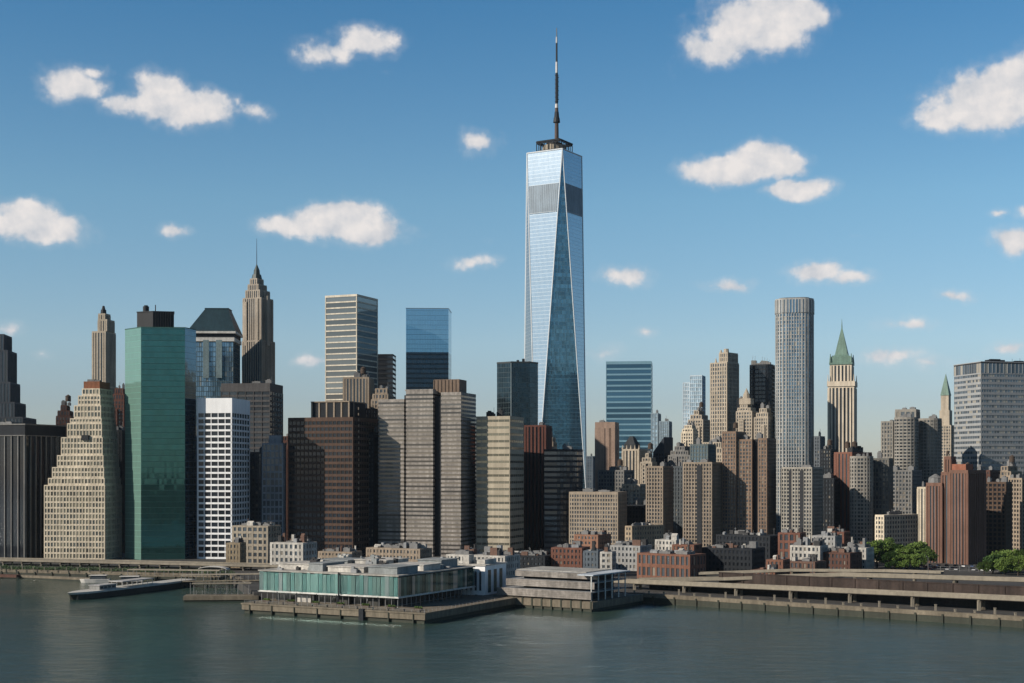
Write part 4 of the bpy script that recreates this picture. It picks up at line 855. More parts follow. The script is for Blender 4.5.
low('stepped red brick house, taller back part, left of the white rooftops', (766, 783, 790), 560, 708, 12, rb, units=1, fh=3)
low('brick and cream arcaded house standing left of the white rooftops', (778, 800, 806), 533, 790, 14, 'brick', units=2, fh=4.5, bay=3.6)
low('white rooftop building, front one of the pair near the stepped brick house', (790, 820, 828), 546, 760, 14, owh, name='low_white_building', units=5, hmax=3.5)
low('brown brick building with plain front under the white rooftops', (786, 815, 826), 562, 720, 14, wallmat('dull brick', (.17, .10, .075)), units=3)
low('pale grey building with three stepped roofs right of the white rooftops', (812, 835, 842), 536, 800, 14, wallmat('light grey render', (.4, .4, .39)), name='low_grey_building', units=5)
low('brick building with cream gable wall left of the green park trees', (826, 844, 850), 532, 820, 14, 'brick', units=3, bay=3.6)
low('dark brick building with cluttered pale roof left of the park trees', (820, 850, 862), 553, 755, 16, 'brickd', units=6, hmax=3)
low('white low building with roof boxes at the left foot of the park trees', (840, 866, 874), 548, 775, 14, owh, name='low_white_building', units=5, hmax=2.5)
low('old beige apartment house with balconies beside the pale slim block', (232, 268, 281), 526, 820, 16, wallmat('old beige', (.38, .33, .26)), name='beige_house', units=4, fh=3.6, bay=3.2)
low('lower ochre-walled house joined to the left of the old beige one', (226, 240, 246), 543, 800, 10, wallmat('ochre', (.34, .27, .18)), name='beige_house', units=1)
low('white low-rise with square windows between beige house and glass pavilion', (270, 303, 317), 543, 770, 16, owh, name='low_white_building', units=3, fh=3.6, bay=3.0, pw=1.4)
low('small tan building behind the glass pavilion, below the brown office tower', (318, 352, 362), 552, 800, 12, 'tan', name='low_tan_building', units=4, hmax=2)
low('low tan podium at the foot of the three-slab tower', (366, 420, 432), 549, 800, 14, 'tan', name='low_tan_building', units=7, hmax=3)
low('pale podium with roof plant between glass pavilion and cream banded block', (446, 505, 520), 556, 720, 18, owh, name='low_white_building', units=7, hmax=2.4)
low('dark low block behind the terrace pavilion', (500, 545, 556), 556, 760, 16, 'dark', name='low_dark_building', units=5, hmax=2)

# =================================================================== WATERFRONT
conc = wallmat('quay concrete', (.23, .195, .145), var=.2, grime=.35); concd = wallmat('wet quay stone', (.045, .05, .035), .6)
road = wallmat('road asphalt', (.12, .115, .105), .9); pale = wallmat('pale concrete', (.29, .255, .20), var=.12, grime=.2)
RA = R(28); U = (math.cos(RA), -math.sin(RA)); V_ = (math.sin(RA), math.cos(RA))

def quay_line(pts, name, label, top=4.02, thick=2.2):
    """a promenade kerb along the shore: pale coping, darker wet foot"""
    m = MB()
    for a, b in zip(pts, pts[1:]):
        a = Vector(a); b = Vector(b); L_ = (b - a).length; t = (b - a) / L_; n = Vector((t.y, -t.x))
        m.obox(a, t, n, -.2, L_, -thick, .5, 2.6, top + .3, 0)
        m.obox(a, t, n, -.2, L_, -thick, .3, -2, 2.6, 1)
        k = 0
        while k < L_:
            m.obox(a, t, n, k, k + .7, .3, .9, -2, 3.4, 1); k += 11
    return tag(m.build(name, [conc, concd]), label, 'quay')
quay_line([(-700, 900), (-400, 815), (-287, 787), (-150, 745), (-130, 690)], 'quay_wall', 'old stone quay wall below the planted edge at the left shore')
quay_line([(54.5, 636), (194, 532), (330, 431)], 'quay_wall', 'long pale stone quay wall under the elevated highways on the right')

# pavilion pier
PC = (-33.9, 545)
root = empty('pavilion_pier', (PC[0], PC[1], 0), -RA); tag(root, 'broad concrete pier carrying the green glass pavilion', 'pier')
m = MB(); m.box(-90, 0, 0, 96, 1.5, 4.3); m.box(-90.3, .3, -.3, 96, 3.7, 4.28, 0); m.build('deck', conc, root)
m = MB(); m.box(-89.2, -.8, .8, 96, -3, 1.5)
for i in range(8): m.box(-86 + i * 11.5, -85.6 + i * 11.5, -.36, .9, -3, 3.9)
m.build('wet_foot', concd, root)
m = MB(); m.box(-30.5, -28.3, -.9, .5, -2, 4.6); m.build('fender', wm('dark'), root)
for i in range(31):
    m = MB(); x = -89 + i * 2.95; m.bar((x, .6, 4.3), (x, .6, 5.5), .06, n=4)
    if i < 30: m.bar((x, .6, 5.5), (x + 2.95, .6, 5.5), .05, n=4); m.bar((x, .6, 4.95), (x + 2.95, .6, 4.95), .03, n=4)
    m.build('railing', wallmat('grey rail', (.3, .3, .3), .5), root)
for i in range(20):
    m = MB(); y = .6 + i * 3; m.bar((-.6, y, 4.3), (-.6, y, 5.5), .06, n=4); m.bar((-.6, y, 5.5), (-.6, y + 3, 5.5), .05, n=4); m.build('railing', wallmat('grey rail', (.3, .3, .3), .5), root)

def pavilion():
    c = (-46.0, 565.0)
    root = empty('glass_pavilion', (*c, 4.3), -RA); tag(root, 'long two-storey green glass pavilion on thin columns on the pier', 'pavilion')
    w, d = 70.0, 62.0; z0, z1 = 4.5, 12.8
    m = MB(); m.box(-w, 0, 0, d, z0 - .5, z0); m.box(-w - .6, .6, -.6, d + .6, z0 - .62, z0 - .3); m.build('floor_slab', wallmat('white edge', (.6, .6, .57)), root)
    m = MB(); m.box(-w + 5, -5, 5, d - 3, 0, z0 - .5); m.build('ground_floor', curtainmat('ground floor glazing', (.03, .035, .035), .4, .15, bay=2.5, fh=4.4, mull=(.12, .11, .1), mw=.2), root)
    m = MB(); m.box(-w + .4, -.4, .4, d, z0, z1); m.build('core', wm('dark'), root)
    gm = [glassmat('pavilion green glass', (.032, .095, .090), .35, .12, blinds=.16, blindc=(.05, .09, .09)),
          glassmat('pavilion pale glass', (.065, .14, .13), .3, .15, blinds=.1, blindc=(.1, .14, .14)),
          glassmat('pavilion dark glass', (.03, .08, .08), .5, .1)]
    rg = random.Random(4)
    n = 34
    for i in range(n):
        x = -w + i * w / n; ww = w / n; k = rg.choice([0, 0, 0, 0, 1, 1, 1, 0, 2]); o = rg.uniform(0, .25)
        m = MB(); m.box(x + .06, x + ww - .06, -.1 - o, .2, z0 + .05, z1 - .6 + rg.choice([0, 0, .4])); m.build('glass_panel', gm[k], root)
    n = 30
    for i in range(n):
        y = i * d / n; dd = d / n; k = rg.choice([0, 1, 2, 2]); o = rg.uniform(0, .25)
        m = MB(); m.box(-.2, .1 + o, y + .06, y + dd - .06, z0 + .05, z1 - .6); m.build('glass_panel', gm[k], root)
    m = MB(); m.box(-w - .5, .5, -.5, d + .5, z1 - .15, z1 + .35); m.build('roof', wallmat('pavilion roof', (.45, .43, .39), grime=.3), root)
    for i, (x0, x1, y0, y1, h, mt) in enumerate([(-66, -50, 8, 24, 2.6, 0), (-47, -40, 4, 20, 3.4, 1), (-38, -20, 5, 22, 2.4, 0), (-17, -3, 4, 20, 3.0, 1), (-60, -44, 28, 44, 3.2, 1), (-40, -24, 28, 46, 3.8, 0), (-20, -4, 26, 40, 2.6, 0), (-18, -6, 44, 58, 3.6, 1), (-52, -34, 48, 58, 2.8, 0)]):
        m = MB(); m.box(x0, x1, y0, y1, z1 + .3, z1 + h); m.box(x0 - .4, x1 + .4, y0 - .4, y1 + .4, z1 + h, z1 + h + .35); m.build('rooftop_box', [owh, wallmat('rooftop grey', (.30, .32, .32))][mt], root)
    rq = random.Random(31)
    mats = [owh, wallmat('rooftop grey', (.30, .32, .32)), wallmat('tar roof', (.05, .05, .052)), wallmat('tin shed', (.32, .33, .34), .5)]
    for i in range(46):
        x = rq.uniform(-w + 2, -4); y = rq.uniform(3, d - 6); h = rq.uniform(.6, 2.2) + (2.6 if rq.random() < .5 else .3); ww = rq.uniform(.8, 4)
        m = MB(); m.box(x, x + ww, y, y + rq.uniform(1, 3), z1 + .2, z1 + h); m.box(x + .2, x + ww * .5, y + .2, y + .9, z1 + h, z1 + h + rq.uniform(.2, .9)); m.build('roof_unit', rq.choice(mats), root)
    for i in range(24):
        x = -w + .6 + i * (w - 1.2) / 23
        m = MB(); m.bar((x, .8, 0), (x, .8, z0 - .5), .16, n=6); m.build('column', wallmat('grey rail', (.3, .3, .3), .5), root)
    for i in range(1, 18):
        y = .8 + i * (d - 2) / 17
        m = MB(); m.bar((-.8, y, 0), (-.8, y, z0 - .5), .16, n=6); m.build('column', wallmat('grey rail', (.3, .3, .3), .5), root)
    for x0, x1 in ((-52, -45), (-31, -26), (-16, -11)):
        m = MB(); m.box(x0, x1, 2.5, 5.2, 0, 3.3); m.build('kiosk', owh if x0 < -50 else wallmat('dark kiosk', (.06, .06, .055)), root)
    m = MB(); m.bar((-28.4, -1.0, -.0), (-28.4, -1.0, 13.5), .3); m.build('drainpipe', M_dark, root)
pavilion()

# white hall beside the pavilion
def white_hall():
    b = Bld('white_hall', 'white walled hall with tall dark windows between glass pavilion and terraces', 458, 485, 506, 566, 622, 22, 'building', base=4.3)
    m = MB(); m.box(-b.w, 0, 0, b.d, 0, b.h); b.part('wall', m, wallmat('white panels', (.74, .74, .74), .6, var=.05, grime=.08))
    m = MB(); m.box(-b.w - .5, .5, -.5, b.d + .5, b.h, b.h + .5); b.part('roof', m, owh)
    for i in range(5):
        x = -b.w + 1.6 + i * (b.w - 2.2) / 5
        m = MB(); m.box(x, x + 1.0, -.08, .2, 2.0, b.h - 3); m.cone((x + .5, .06), b.h - 3, b.h - 2.3, .5, .15, 10); b.part('window', m, G_dark)
    for i in range(3):
        m = MB(); m.box(-.1, .08, 3 + i * 6, 6 + i * 6, 1, b.h - 2); b.part('window', m, glassmat('pavilion green glass', (.032, .095, .090)))
    for i, (x0, x1, y0, y1, h) in enumerate([(-b.w + 1, -b.w + 4, 3, 8, 4), (-6, -2, 4, 16, 2), (-b.w + 5, -6.5, 6, 14, 1.4)]):
        m = MB(); m.box(x0, x1, y0, y1, b.h + .4, b.h + .5 + h); b.part('roof_unit', m, owh)
white_hall()

# terrace pavilion on its own quay
TP = (34.0, 591.0); RB = R(33)
root = empty('terrace_quay', (*TP, 0), -RB); tag(root, 'stone quay with timber fenders below the striped terrace pavilion', 'quay')
m = MB(); m.box(-62, 0, 0, 46, 1.2, 4.15); m.build('deck', conc, root)
m = MB(); m.box(-61.5, -.5, .5, 46, -3, 1.2); [m.box(-60 + i * 4.9, -59.2 + i * 4.9, -.2, .6, -3, 4.5) for i in range(13)]; m.build('fender', concd, root)
root = empty('terrace_pavilion', (*TP, 4.15), -RB); tag(root, 'low pavilion of three stacked grey louvred terraces at the water edge', 'pavilion')
lvm = wallmat('weathered boards', (.34, .31, .28), var=.3, grime=.4, fine=.6)
for i, (x0, y0, z0, z1) in enumerate([(-50, 2.2, .7, 4.0), (-47, 5.0, 4.9, 7.9), (-44, 8.0, 8.9, 11.4)]):
    m = MB()
    for k in range(4): hh = (z1 - z0) / 4; m.box(x0, -2, y0, y0 + .35, z0 + k * hh, z0 + (k + 1) * hh - .1)
    m.box(x0, -2, y0 + .1, y0 + .5, z0, z1 - .1)
    m.build('louvre_screen', lvm, root)
    m = MB(); m.box(x0 + .5, -2.2, y0 + .5, 34, z1 - .5, z1 - .15); m.build('terrace_slab', wallmat('terrace slab', (.35, .36, .37)), root)
m = MB(); m.box(-42, -8, 12, 33, 0, 10.4); m.build('core', wm('dark'), root)
for i in range(6):
    m = MB(); m.box(-2.6, -2.2, 3 + i * 6, 3.5 + i * 6, 0, 10.8); m.build('column', wallmat('white edge', (.6, .6, .57)), root)
m = MB(); m.box(-9, -1.2, 2.6, 36, 10.8, 11.3); m.build('roof', wallmat('terrace roof', (.42, .46, .50)), root)
m = MB(); m.box(-46, -10, 12, 34, 11.2, 11.6); m.build('roof', wallmat('pavilion roof', (.45, .43, .39)), root)

# elevated highways -------------------------------------------------------------
def viaduct(name, label, pts, zs, width, col_every, col_w, deck_t=1.5, side_par=1.0):
    root = empty(name, (*pts[0], 0)); tag(root, label, 'viaduct')
    o = Vector((*pts[0], 0)); md = MB(); mp = MB(); ms = MB()
    dens = []
    for (a, b, za, zb) in zip(pts, pts[1:], zs, zs[1:]):
        a = Vector(a); b = Vector(b); n = max(1, int((b - a).length // 12))
        for k in range(n): dens.append((a.lerp(b, k / n), za + (zb - za) * k / n))
    dens.append((Vector(pts[-1]), zs[-1]))
    L = []
    for i, (p, z) in enumerate(dens):
        q0 = dens[max(0, i - 1)][0]; q1 = dens[min(len(dens) - 1, i + 1)][0]; t = (q1 - q0).normalized(); L.append((p, z, Vector((-t.y, t.x))))
    def strip(mb, o0, o1, z0, z1):
        for (p, z, n), (p2, z2, n2) in zip(L, L[1:]):
            c = []
            for zz0 in (z0, z1):
                c += [(*(p + n * o0 - o.xy), z + zz0), (*(p2 + n2 * o0 - o.xy), z2 + zz0), (*(p2 + n2 * o1 - o.xy), z2 + zz0), (*(p + n * o1 - o.xy), z + zz0)]
            mb.add(c, [(0, 3, 2, 1), (4, 5, 6, 7), (0, 1, 5, 4), (1, 2, 6, 5), (2, 3, 7, 6), (3, 0, 4, 7)])
    strip(md, .3, width - .3, -deck_t, 0); strip(mp, 0, .35, -deck_t * .75, side_par); strip(mp, width - .35, width, -deck_t * .75, side_par)
    md.build('deck', wallmat('viaduct steel', (.11, .10, .09)), root); mp.build('parapet', pale, root)
    strip(ms, .7, width - .7, 0.004, .05); ms.build('roadway', road, root)
    run = 0; last = 0
    for (p, z, n), (p2, z2, n2) in zip(L, L[1:]):
        run += (p2 - p).length
        if run - last >= col_every:
            last = run
            for off in (1.2, width - 1.6):
                q = p + n * off - o.xy; m = MB(); m.box(q.x - col_w / 2, q.x + col_w / 2, q.y - col_w / 2, q.y + col_w / 2, GROUND - .2, z - deck_t); m.build('column', pale if off < 2 else conc, root)
            a = p + n * .5 - o.xy; b = p + n * (width - .5) - o.xy; m = MB(); m.bar((a.x, a.y, z - deck_t - .5), (b.x, b.y, z - deck_t - .5), .6, n=4); m.build('crossbeam', conc, root)
    return root, L
lowr, LL = viaduct('elevated_highway', 'lower elevated highway on concrete columns along the right-hand quay', [(46, 662), (120, 606), (196, 548), (330, 448)], [7.6, 8.6, 9.6, 9.6], 8, 26, 1.2, deck_t=1.0, side_par=.7)
uppr, UL = viaduct('elevated_highway', 'upper elevated highway curving behind the lower one on the right', [(60, 672), (100, 662), (150, 640), (225, 590), (400, 470)], [7.2, 8.6, 12.2, 13.4, 13.4], 6, 30, 1.2, deck_t=1.1, side_par=.7)
# slip road behind
viaduct('slip_road', 'pale curved slip road rising behind the upper highway', [(92, 690), (135, 676), (175, 655), (196, 640)], [9.0, 11.6, 12.8, 13.2], 4.5, 20, .8, deck_t=.8, side_par=.5)
# left coastal road
viaduct('coastal_road', 'low pale elevated road passing in front of the left towers', [(-420, 850), (-287, 818), (-150, 778), (-110, 765)], [7.2, 7.2, 7.0, 7.0], 12, 12, .8, deck_t=.9, side_par=.7)
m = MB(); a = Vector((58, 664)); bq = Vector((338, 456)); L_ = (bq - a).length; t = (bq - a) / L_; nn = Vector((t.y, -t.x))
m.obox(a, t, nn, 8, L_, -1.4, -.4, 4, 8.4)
tag(m.build('retaining_wall', wallmat('underpass shade stone', (.05, .045, .04), grime=.5)), 'dark wall added as shade under the lower highway', 'wall')  # added dark wall standing for the shaded void below the deck
# retaining wall behind the right highways
m = MB(); a = Vector((66, 690)); bq = Vector((330, 500)); L_ = (bq - a).length; t = (bq - a) / L_; nn = Vector((t.y, -t.x))
m.obox(a, t, nn, 40, L_, -1, 0, 4, 11.0)
for i in range(24): m.obox(a, t, nn, 41 + i * 11, 42 + i * 11, 0, .35, 4, 11.3)
m.obox(a, t, nn, 40, L_, -1.2, .2, 11.0, 11.4)
tag(m.build('retaining_wall', wallmat('stained masonry', (.07, .05, .042), grime=.5)), 'stained brown masonry wall under the upper highway', 'wall')
# bollard posts along right promenade
for i in range(34):
    p = Vector((54.5, 636)).lerp(Vector((260, 483.5)), i / 33) + Vector((1.2, 1.6)); h = (2.6, 1.2, 1.2)[i % 3]
    m = MB(); m.box(-.35, .35, -.35, .35, 0, h); m.box(-.45, .45, -.45, .45, h, h + .2)
    o = m.build('bollard', pale); o.location = (p.x, p.y, 4.02)
    tag(o, 'stubby pale concrete post on the promenade under the lower highway', 'bollard', 'concrete posts on the right promenade')
# parked vehicles and lamp posts along the upper highway
def vehicle(x, y, z, rot, colr, label, kind):
    root = empty('van' if kind else 'car', (x, y, z), rot); tag(root, label, 'van' if kind else 'car')
    paint = wallmat('paint ' + colr[0], colr[1], .3, var=.02, grime=.03, spec=.6); L2, H2 = (3.2, 2.4) if kind else (2.2, 1.35)
    m = MB(); m.add([(-L2, -.95, .35), (L2, -.95, .35), (L2, .95, .35), (-L2, .95, .35), (-L2, -.95, H2 * .62), (L2, -.95, H2 * .55), (L2, .95, H2 * .55), (-L2, .95, H2 * .62)], [(0,3,2,1),(4,5,6,7),(0,1,5,4),(1,2,6,5),(2,3,7,6),(3,0,4,7)]); m.build('body', paint, root)
    m = MB(); m.prism(rect(-L2 * (.98 if kind else .75), L2 * .55, -.9, .9), H2 * .58, H2, top=rect(-L2 * (.95 if kind else .5), L2 * .3, -.78, .78)); m.build('cabin', G_black if not kind else paint, root)
    for sx in (-.62, .62):
        for sy in (-1, 1):
            m = MB(); m.bar((sx * L2, sy * .78, .36), (sx * L2, sy * .99, .36), .36, n=12); m.build('wheel', M_dark, root)
hw = math.atan2(-.594, .8)
for i, (t, c_, lb, kd) in enumerate([(.44, ('white', (.7, .7, .7)), 'white van on the upper highway above the park side', 1), (.52, ('silver', (.45, .46, .48)), 'silver car following the white van on the upper highway', 0), (.66, ('black', (.03, .03, .03)), 'black car on the upper highway near the big red-brown tower', 0), (.74, ('white', (.7, .7, .7)), 'white car on the upper highway near the right edge', 0), (.60, ('red', (.35, .04, .03)), 'red car on the upper highway between silver and black cars', 0)]):
    k = t * (len(UL) - 1); p, z, n = UL[int(k)]; p2 = UL[min(len(UL) - 1, int(k) + 1)][0]; dr = p2 - p
    q = p.lerp(p2, k % 1) + n * (1.9 + (i % 2) * 2.2); vehicle(q.x, q.y, z + .06, math.atan2(dr.y, dr.x), c_, lb, kd)

# ---- left waterfront ------------------------------------------------------------
wh = wallmat('boat white', (.50, .48, .45), .4, var=.06, grime=.15); hullc = wallmat('boat hull', (.07, .065, .055), .5)
def ferry():
    a = ground_xy(80, 599); b = ground_xy(188, 585.5)
    a = Vector(a); b = Vector(b); L_ = (b - a).length; ang = math.atan2(b.y - a.y, b.x - a.x)
    root = empty('ferry_boat', (a.x, a.y, 0), ang); tag(root, 'long low ferry with white rail and small cabin moored at the left landing', 'boat')
    def outline(g=0, z=0): return None
    st = [(-7, .3), (-4, 2.6), (0, 4.2), (6, 5), (L_ - 6, 5), (L_, 4.6)]
    def hull(mb, z0, z1, s0, s1, off0, off1, mi=0):
        lo = [(x * 1.0 + off0 * (i == 0), y * s0) for i, (x, y) in enumerate(st)]; hi = [(x + off1 * (i == 0), y * s1) for i, (x, y) in enumerate(st)]
        pl = [(x, -y) for x, y in lo] + [(x, y) for x, y in lo[::-1]]; pt = [(x, -y) for x, y in hi] + [(x, y) for x, y in hi[::-1]]
        mb.prism(pl, z0, z1, mi, top=pt)
    m = MB(); hull(m, -1, 2.6, .8, .98, 3, 0); m.build('hull', hullc, root)
    m = MB(); hull(m, 2.6, 3.5, 1.0, 1.03, 0, -1.5); m.build('gunwale', wh, root)
    m = MB(); m.box(10, 22, -3.0, 3.0, 3.5, 5.4); m.build('cabin', wallmat('cabin grey', (.32, .32, .31)), root)
    m = MB(); m.box(9.6, 22.6, -3.4, 3.4, 5.4, 5.7); m.build('cabin_roof', wallmat('canopy grey', (.45, .44, .43)), root)
    for k in range(4):
        m = MB(); m.box(10.6 + k * 2.8, 12.6 + k * 2.8, -3.08, 3.08, 4.0, 5.0); m.build('window', G_dark, root)
    m = MB(); m.box(26, 50, -3.6, 3.6, 6.0, 6.4); m.build('canopy', wallmat('canopy grey', (.45, .44, .43)), root)
    for k in range(7):
        for sy in (-3.3, 3.3):
            m = MB(); m.bar((26.5 + k * 3.8, sy, 3.4), (26.5 + k * 3.8, sy, 6.0), .12, n=5); m.build('canopy_post', wh, root)
ferry()
def small_boat(px, py, ang, k, label, two):
    x, y = ground_xy(px, py); root = empty('small_boat', (x, y, 0), R(ang)); k *= .78; root.scale = (k, k, k); tag(root, label, 'boat')
    pl = [(-8, 0), (-5.5, -1.7), (0, -2.2), (7, -2.0), (7, 2.0), (0, 2.2), (-5.5, 1.7)]
    m = MB(); m.prism([(x * .9, y * .75) for x, y in pl], -.6, 1.5, 0, top=pl); m.build('hull', hullc if two else wh, root)
    m = MB(); m.prism([(x * 1.01, y * 1.03) for x, y in pl], 1.5, 1.8); m.build('gunwale', wh, root)
    m = MB(); m.prism(rect(-3, 5, -1.5, 1.5), 1.8, 3.6, top=rect(-2.2, 5, -1.4, 1.4)); m.build('cabin', wallmat('cabin dark', (.08, .09, .1), .4), root)
    m = MB(); m.prism(rect(-3.4, 5.6, -1.9, 1.9), 3.6, 3.85, top=rect(-2.8, 5.4, -1.7, 1.7)); m.build('cabin_roof', wh, root)
small_boat(96, 582.5, 5, 1.35, 'small white-roofed boat moored at the quay behind the ferry bow', 0)
small_boat(127, 584.5, 8, 1.5, 'small dark-hulled cabin boat moored between white-roofed boat and gangway', 1)
def covered_walk(name, label, p0, p1, z0, z1, w=4.5, n=10):
    a = Vector(p0); b = Vector(p1); L_ = (b - a).length; root = empty(name, (a.x, a.y, 0), math.atan2(b.y - a.y, b.x - a.x)); tag(root, label, 'gangway')
    for nm, zo, zt, mt, ex in (('floor', 0, .35, conc, 0), ('roof', 3.2, 3.6, pale, .5)):
        m = MB(); m.add([(0, -w/2-ex, z0+zo), (L_, -w/2-ex, z1+zo), (L_, w/2+ex, z1+zo), (0, w/2+ex, z0+zo), (0, -w/2-ex, z0+zt), (L_, -w/2-ex, z1+zt), (L_, w/2+ex, z1+zt), (0, w/2+ex, z0+zt)], [(0,3,2,1),(4,5,6,7),(0,1,5,4),(1,2,6,5),(2,3,7,6),(3,0,4,7)]); m.build(nm, mt, root)
    for k in range(n + 1):
        x = L_ * k / n; z = z0 + (z1 - z0) * k / n
        for sy in (-w/2 + .2, w/2 - .2):
            m = MB(); m.bar((x, sy, z), (x, sy, z + 3.3), .13, n=5); m.build('post', wallmat('grey rail', (.3, .3, .3), .5), root)
            if k % 3 == 0: m = MB(); m.bar((x, sy, -2), (x, sy, z), .3, n=6); m.build('pile', concd, root)
covered_walk('covered_gangway', 'long covered gangway leading from the ferry back to the left shore', (-168, 716), (-112, 700), 3.0, 5.0, n=14)
covered_walk('covered_gangway', 'shorter covered gangway beside the shore above the ferry canopy', (-205, 752), (-150, 726), 3.2, 4.6, n=10)
# arch roof gate
root = empty('landing_shelter', (-158, 742, 4), R(-10)); tag(root, 'small white curved-roof shelter at the landing behind the ferry', 'shelter')
m = MB()
for k in range(8):
    a0 = math.pi * k / 8; a1 = math.pi * (k + 1) / 8; m.add([(-8 * math.cos(a0), -2.5, 3.2 + 1.6 * math.sin(a0)), (-8 * math.cos(a1), -2.5, 3.2 + 1.6 * math.sin(a1)), (-8 * math.cos(a1), 2.5, 3.2 + 1.6 * math.sin(a1)), (-8 * math.cos(a0), 2.5, 3.2 + 1.6 * math.sin(a0)), (-8 * math.cos(a0), -2.5, 3.5 + 1.6 * math.sin(a0)), (-8 * math.cos(a1), -2.5, 3.5 + 1.6 * math.sin(a1)), (-8 * math.cos(a1), 2.5, 3.5 + 1.6 * math.sin(a1)), (-8 * math.cos(a0), 2.5, 3.5 + 1.6 * math.sin(a0))], [(0,3,2,1),(4,5,6,7),(0,1,5,4),(1,2,6,5),(2,3,7,6),(3,0,4,7)])
m.build('roof', wh, root)
for x in (-7.5, -2.5, 2.5, 7.5):
    m = MB(); m.bar((x, -2.2, 0), (x, -2.2, 3.5), .15); m.bar((x, 2.2, 0), (x, 2.2, 3.5), .15); m.build('post', wh, root)
# floating pontoon next to the pavilion pier
p0 = ground_xy(183, 602)
root = empty('landing_pontoon', (p0[0], p0[1], 0), R(4)); tag(root, 'short concrete pontoon with railings left of the pavilion pier', 'pontoon')
m = MB(); m.box(0, 34, 0, 10, .8, 2.6); m.build('deck', conc, root)
m = MB(); m.box(.5, 33.5, .4, 9.6, -1.5, .8); m.build('float', concd, root)
for i in range(12):
    m = MB(); x = 2 + i * 2.7; h = (3.4, 1.2, 1.2)[i % 3]; m.bar((x, 8.5, 2.6), (x, 8.5, 2.6 + h * 1.6), .12, n=5); m.bar((x, 8.5, 3.8), (x + 2.7, 8.5, 3.8), .06, n=4); m.build('rail_post', wallmat('grey rail', (.3, .3, .3), .5), root)
m = MB(); m.box(3, 30, 5.5, 9.5, 7.6, 8.0); m.build('canopy', pale, root)
for i in range(6):
    m = MB(); m.bar((4 + i * 5, 6, 2.6), (4 + i * 5, 6, 7.6), .14, n=5); m.build('canopy_post', wallmat('grey rail', (.3, .3, .3), .5), root)
# low floating jetty at far left
p0 = ground_xy(20, 578); p1 = ground_xy(100, 581.5)
a = Vector(p0); b_ = Vector(p1); root = empty('floating_jetty', (a.x, a.y, 0), math.atan2(b_.y - a.y, b_.x - a.x)); tag(root, 'thin pale floating jetty along the left quay, left of the ferry', 'jetty')
m = MB(); m.box(0, (b_ - a).length, -1.5, 2.5, .5, 1.7); m.build('deck', conc, root); m = MB(); m.box(.3, (b_ - a).length - .3, -1.2, 2.2, -1, .5); m.build('float', concd, root)
a = Vector(ground_xy(-60, 576.5)); b_ = Vector(ground_xy(18, 578.5)); root = empty('floating_jetty', (a.x, a.y, 0), math.atan2(b_.y - a.y, b_.x - a.x)); tag(root, 'dark floating jetty at the very left edge of the water', 'jetty')
m = MB(); m.box(0, (b_ - a).length, -1.5, 2.5, .6, 2.0); m.build('deck', wm('brickd'), root)

# =================================================================== TREES
def leafmat(name, c):
    if name in MATS: return MATS[name]
    m, nt, p = newmat(name); N = nt.nodes; L = nt.links
    ge = N.new('ShaderNodeNewGeometry'); mr = N.new('ShaderNodeMapRange'); L.new(ge.outputs['Random Per Island'], mr.inputs[0]); mr.inputs[3].default_value = .55; mr.inputs[4].default_value = 1.5
    sc = N.new('ShaderNodeVectorMath'); sc.operation = 'SCALE'; sc.inputs[0].default_value = c; L.new(mr.outputs[0], sc.inputs['Scale']); L.new(sc.outputs[0], p.inputs['Base Color'])
    p.inputs['Roughness'].default_value = .7
    tr = N.new('ShaderNodeBsdfTranslucent'); L.new(sc.outputs[0], tr.inputs[0]); mx = N.new('ShaderNodeMixShader'); mx.inputs[0].default_value = .3
    L.new(p.outputs[0], mx.inputs[1]); L.new(tr.outputs[0], mx.inputs[2]); L.new(mx.outputs[0], nt.nodes['Material Output'].inputs[0])
    MATS[name] = m; return m
LM = [leafmat('leaf a', (.105, .165, .028)), leafmat('leaf b', (.085, .14, .028)), leafmat('leaf c', (.045, .095, .02))]
bark = wallmat('bark', (.06, .045, .035))
def crown_mesh(seed, rx, rz, nclump=26, per=150):
    rg = random.Random(seed); m = MB()
    for c in range(nclump):
        a = rg.uniform(0, 6.283); rr = math.sqrt(rg.random()) * .75; z = rg.uniform(-.7, .8)
        cx, cy, cz = rx * rr * math.cos(a), rx * rr * math.sin(a), rz * z; k = math.sqrt(max(.2, 1 - z * z * .7)); cx *= k; cy *= k
        cr = rg.uniform(.22, .38) * rx
        for i in range(per):
            d = Vector((rg.gauss(0, 1), rg.gauss(0, 1), rg.gauss(0, 1))).normalized() * cr * rg.random() ** .4
            p = Vector((cx, cy, cz)) + Vector((d.x, d.y, d.z * .8)); s = rg.uniform(.22, .5)
            u = Vector((rg.gauss(0, 1), rg.gauss(0, 1), rg.gauss(0, .6))).normalized(); v = u.orthogonal().normalized() * s; u = u * s
            m.add([tuple(p - u), tuple(p + v * .7), tuple(p + u), tuple(p - v * .7)], [(0, 1, 2, 3)])
    return m
CM = []
for i in range(4):
    mb = crown_mesh(20 + i, 5.4 + (i % 2) * .8, 4.4 - (i % 2) * .5, 19 + i * 3, 150); me = bpy.data.meshes.new('crown'); me.from_pydata(mb.v, [], mb.f); me.materials.append(LM[i % 3]); me.update(); CM.append(me)
tk = MB(); tk.cone((0, 0), 0, 3.6, .42, .26, 8)
for a in range(5): tk.bar((0, 0, 3.2), (2.6 * math.cos(a * 1.25), 2.6 * math.sin(a * 1.25), 7 + (a % 3) * .6), .13)
TM = bpy.data.meshes.new('trunk'); TM.from_pydata(tk.v, [], tk.f); TM.materials.append(bark); TM.update()
